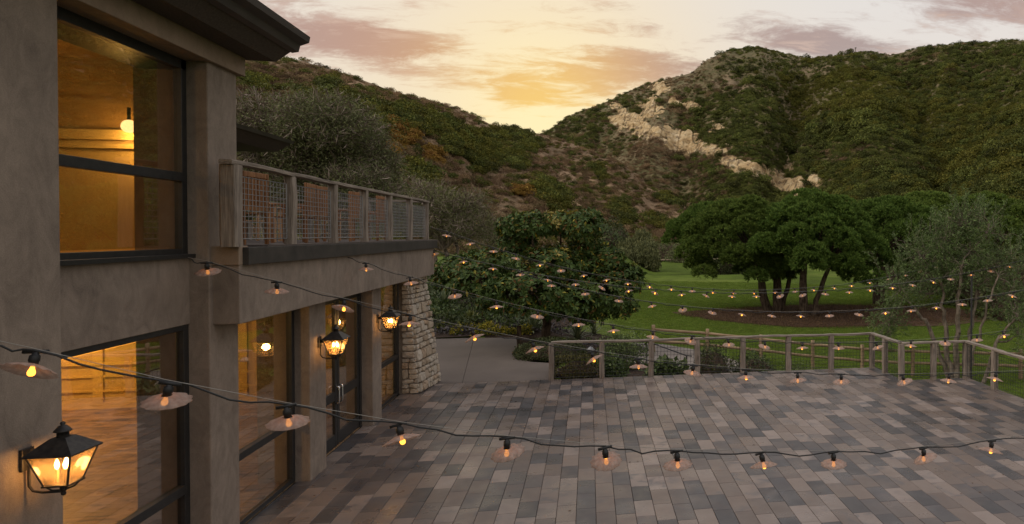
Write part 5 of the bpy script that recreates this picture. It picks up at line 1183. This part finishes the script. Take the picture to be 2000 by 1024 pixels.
# palms on the ridge line
for k, px in enumerate((1655, 1664, 1671)):
    a = az_el(px, 100)[0]; X, Y, Z = [float(v) for v in hill(np.array(a), np.array(.985), 'R')]; root = wroot('ridge_palm', (X, Y, Z), ('leftmost', 'middle', 'rightmost')[k] + ' of three tiny palms on the mountain ridge', 'tree', 'palms on the ridge')
    h = 2.4 + .4 * k; mb = MB(); mb.tube([(X, Y, Z - .5), (X, Y, Z + h)], .18, 5); mb.build('trunk', M_BARK, root); n = 16; A = np.arange(n) * 2.4
    D = np.stack([np.cos(A), np.sin(A), rng.uniform(-.2, .7, n)], 1); leaf_part('crown', M_HEDGE, [leaf_arrays(np.repeat([[X, Y, Z + h]], n, 0), D, np.repeat([[0, 0, 1.]], n, 0), 1.0, .28)], root)
pp = wroot('potted_palm', (-7.2, 15.2, 4.15), 'yellow green palm in a pot behind the balcony tables', 'plant')
mb = MB(); mb.lathe([(.001, 4.16), (.16, 4.16), (.22, 4.55), (.24, 4.56), (.22, 4.52), (.001, 4.52)], 16, (-7.2, 15.2, 0)); mb.build('pot', M_STUCCO2, pp, True)
n = 15; arr = []
for k in range(n):
    a = k * 2.4; e = R(rng.uniform(35, 75)); L = rng.uniform(.7, 1.0); t = np.linspace(.15, 1, 14)
    mid = np.array([-7.2, 15.2, 4.52]) + np.stack([np.cos(a) * np.cos(e) * L * t, np.sin(a) * np.cos(e) * L * t, L * (np.sin(e) * t - .45 * t ** 2)], 1)
    for sd in (-1, 1):
        D = np.stack([np.full(14, -np.sin(a) * sd + .5 * np.cos(a)), np.full(14, np.cos(a) * sd + .5 * np.sin(a)), np.full(14, .1)], 1); arr.append(leaf_arrays(mid, D, np.repeat([[0, 0, 1.]], 14, 0), .26 * (1.2 - t), .035))
leaf_part('fronds', M_AGAVEY, arr, pp)
rc = wroot('ring_chandelier', (-6.75, 8.9, 6.2), 'dark ring chandelier high in the upper room', 'chandelier')
mb = MB(); mb.tube([(-6.75 + .5 * math.cos(a), 8.9 + .5 * math.sin(a), 6.12) for a in np.linspace(0, 2 * math.pi, 33)], .022, 6, False); mb.build('ring', M_BLACK, rc, True)
mb = MB(); mb.tube([(-6.75, 8.9, 6.62), (-6.75, 8.9, 6.5)], .02, 6)
for a in (0, 2.09, 4.19): mb.tube([(-6.75, 8.9, 6.52), (-6.75 + .5 * math.cos(a), 8.9 + .5 * math.sin(a), 6.13)], .006, 5)
mb.build('hanger', M_BLACK, rc)

# grass blades over the nearer lawn, leaf litter on the mulch and a few dry leaves on the terrace
def tuft(name, m, n, spread, h, seed):
    r = np.random.default_rng(seed); p = np.stack([r.uniform(-spread, spread, n), r.uniform(-spread, spread, n), np.zeros(n)], 1); dv = np.stack([r.normal(0, .45, n), r.normal(0, .45, n), np.ones(n)], 1)
    V, F = leaf_arrays(p, dv, r.normal(size=(n, 3)), h * r.uniform(.6, 1.3, n), h * .16); me = np_mesh(name, V, F); me.materials.append(m); return me
M_GRASS = mat('grass_blade', foliage([(0, (0.090, 0.150, 0.020)), (0.6, (0.150, 0.225, 0.030)), (1, (0.230, 0.270, 0.060))], 0.8, 0.15, 0.30, 0.30))
M_LITTER = mat('leaf_litter', foliage([(0, (0.045, 0.028, 0.018)), (0.6, (0.10, 0.062, 0.036)), (1, (0.19, 0.125, 0.07))], 0.9, 0.1, 0.0, 0.2))
n = 70000; a = np.radians(rng.uniform(-6, 38, n)); r_g = np.sqrt(rng.uniform(20.5 ** 2, 62 ** 2, n)); x = r_g * np.sin(a); y = r_g * np.cos(a)
ok = (y > 20.1) | (x > 11.5); ok &= ~((((x - 15.5) / 9.3) ** 2 + ((y - 40.0) / 4.4) ** 2) < 1.0 + .25 * fbm(x * .5, y * .5, 3, 33)); ok &= ~((np.abs(x - 3.3) < 2.4) & (np.abs(y - 24.4) < 3.2)); ok &= (x > 2.2) | (y > 31) & (x > 1.0)
x, y = x[ok], y[ok]; Pg = np.stack([x, y, G(x, y) - .005], 1)
tag(scatter('lawn_grass', Pg, rng.uniform(.7, 1.3, len(x)), rng.uniform(0, 6.28, len(x)), [tuft('grass_tuft', M_GRASS, 26, .16, .055, 70 + k) for k in range(3)]), 'short mown grass blades of the lawn', 'grass', kind='stuff')
n = 5000; a = rng.uniform(0, 6.28, n); k = np.sqrt(rng.uniform(0, 1.15, n)); x = 15.5 + 9.2 * k * np.cos(a); y = 40 + 4.6 * k * np.sin(a)
tag(scatter('mulch_litter', np.stack([x, y, G(x, y) + .05], 1), rng.uniform(.7, 1.4, n), rng.uniform(0, 6.28, n), [tuft('litter', M_LITTER, 8, .2, .09, 80 + k) for k in range(2)]), 'dry leaf litter on the mulch under the pines', 'leaf litter', kind='stuff')
n = 130; x = rng.uniform(-4.6, 10.8, n); y = np.where(rng.uniform(size=n) < .6, rng.uniform(17.3, 19.7, n), rng.uniform(9.5, 19, n)); y = np.where(x > 8.9, np.minimum(y, 17.7), y)
V, F = leaf_arrays(np.stack([x, y, np.full(n, .006)], 1), np.stack([rng.normal(size=n), rng.normal(size=n), rng.uniform(0, .12, n)], 1), np.repeat([[0, 0, 1.]], n, 0), rng.uniform(.03, .075, n), rng.uniform(.015, .035, n))
tag(link('fallen_leaves', np_mesh('fallen_leaves', V, F), mat=M_LITTER), 'small dry leaves scattered over the terrace pavers', 'leaves', kind='stuff')
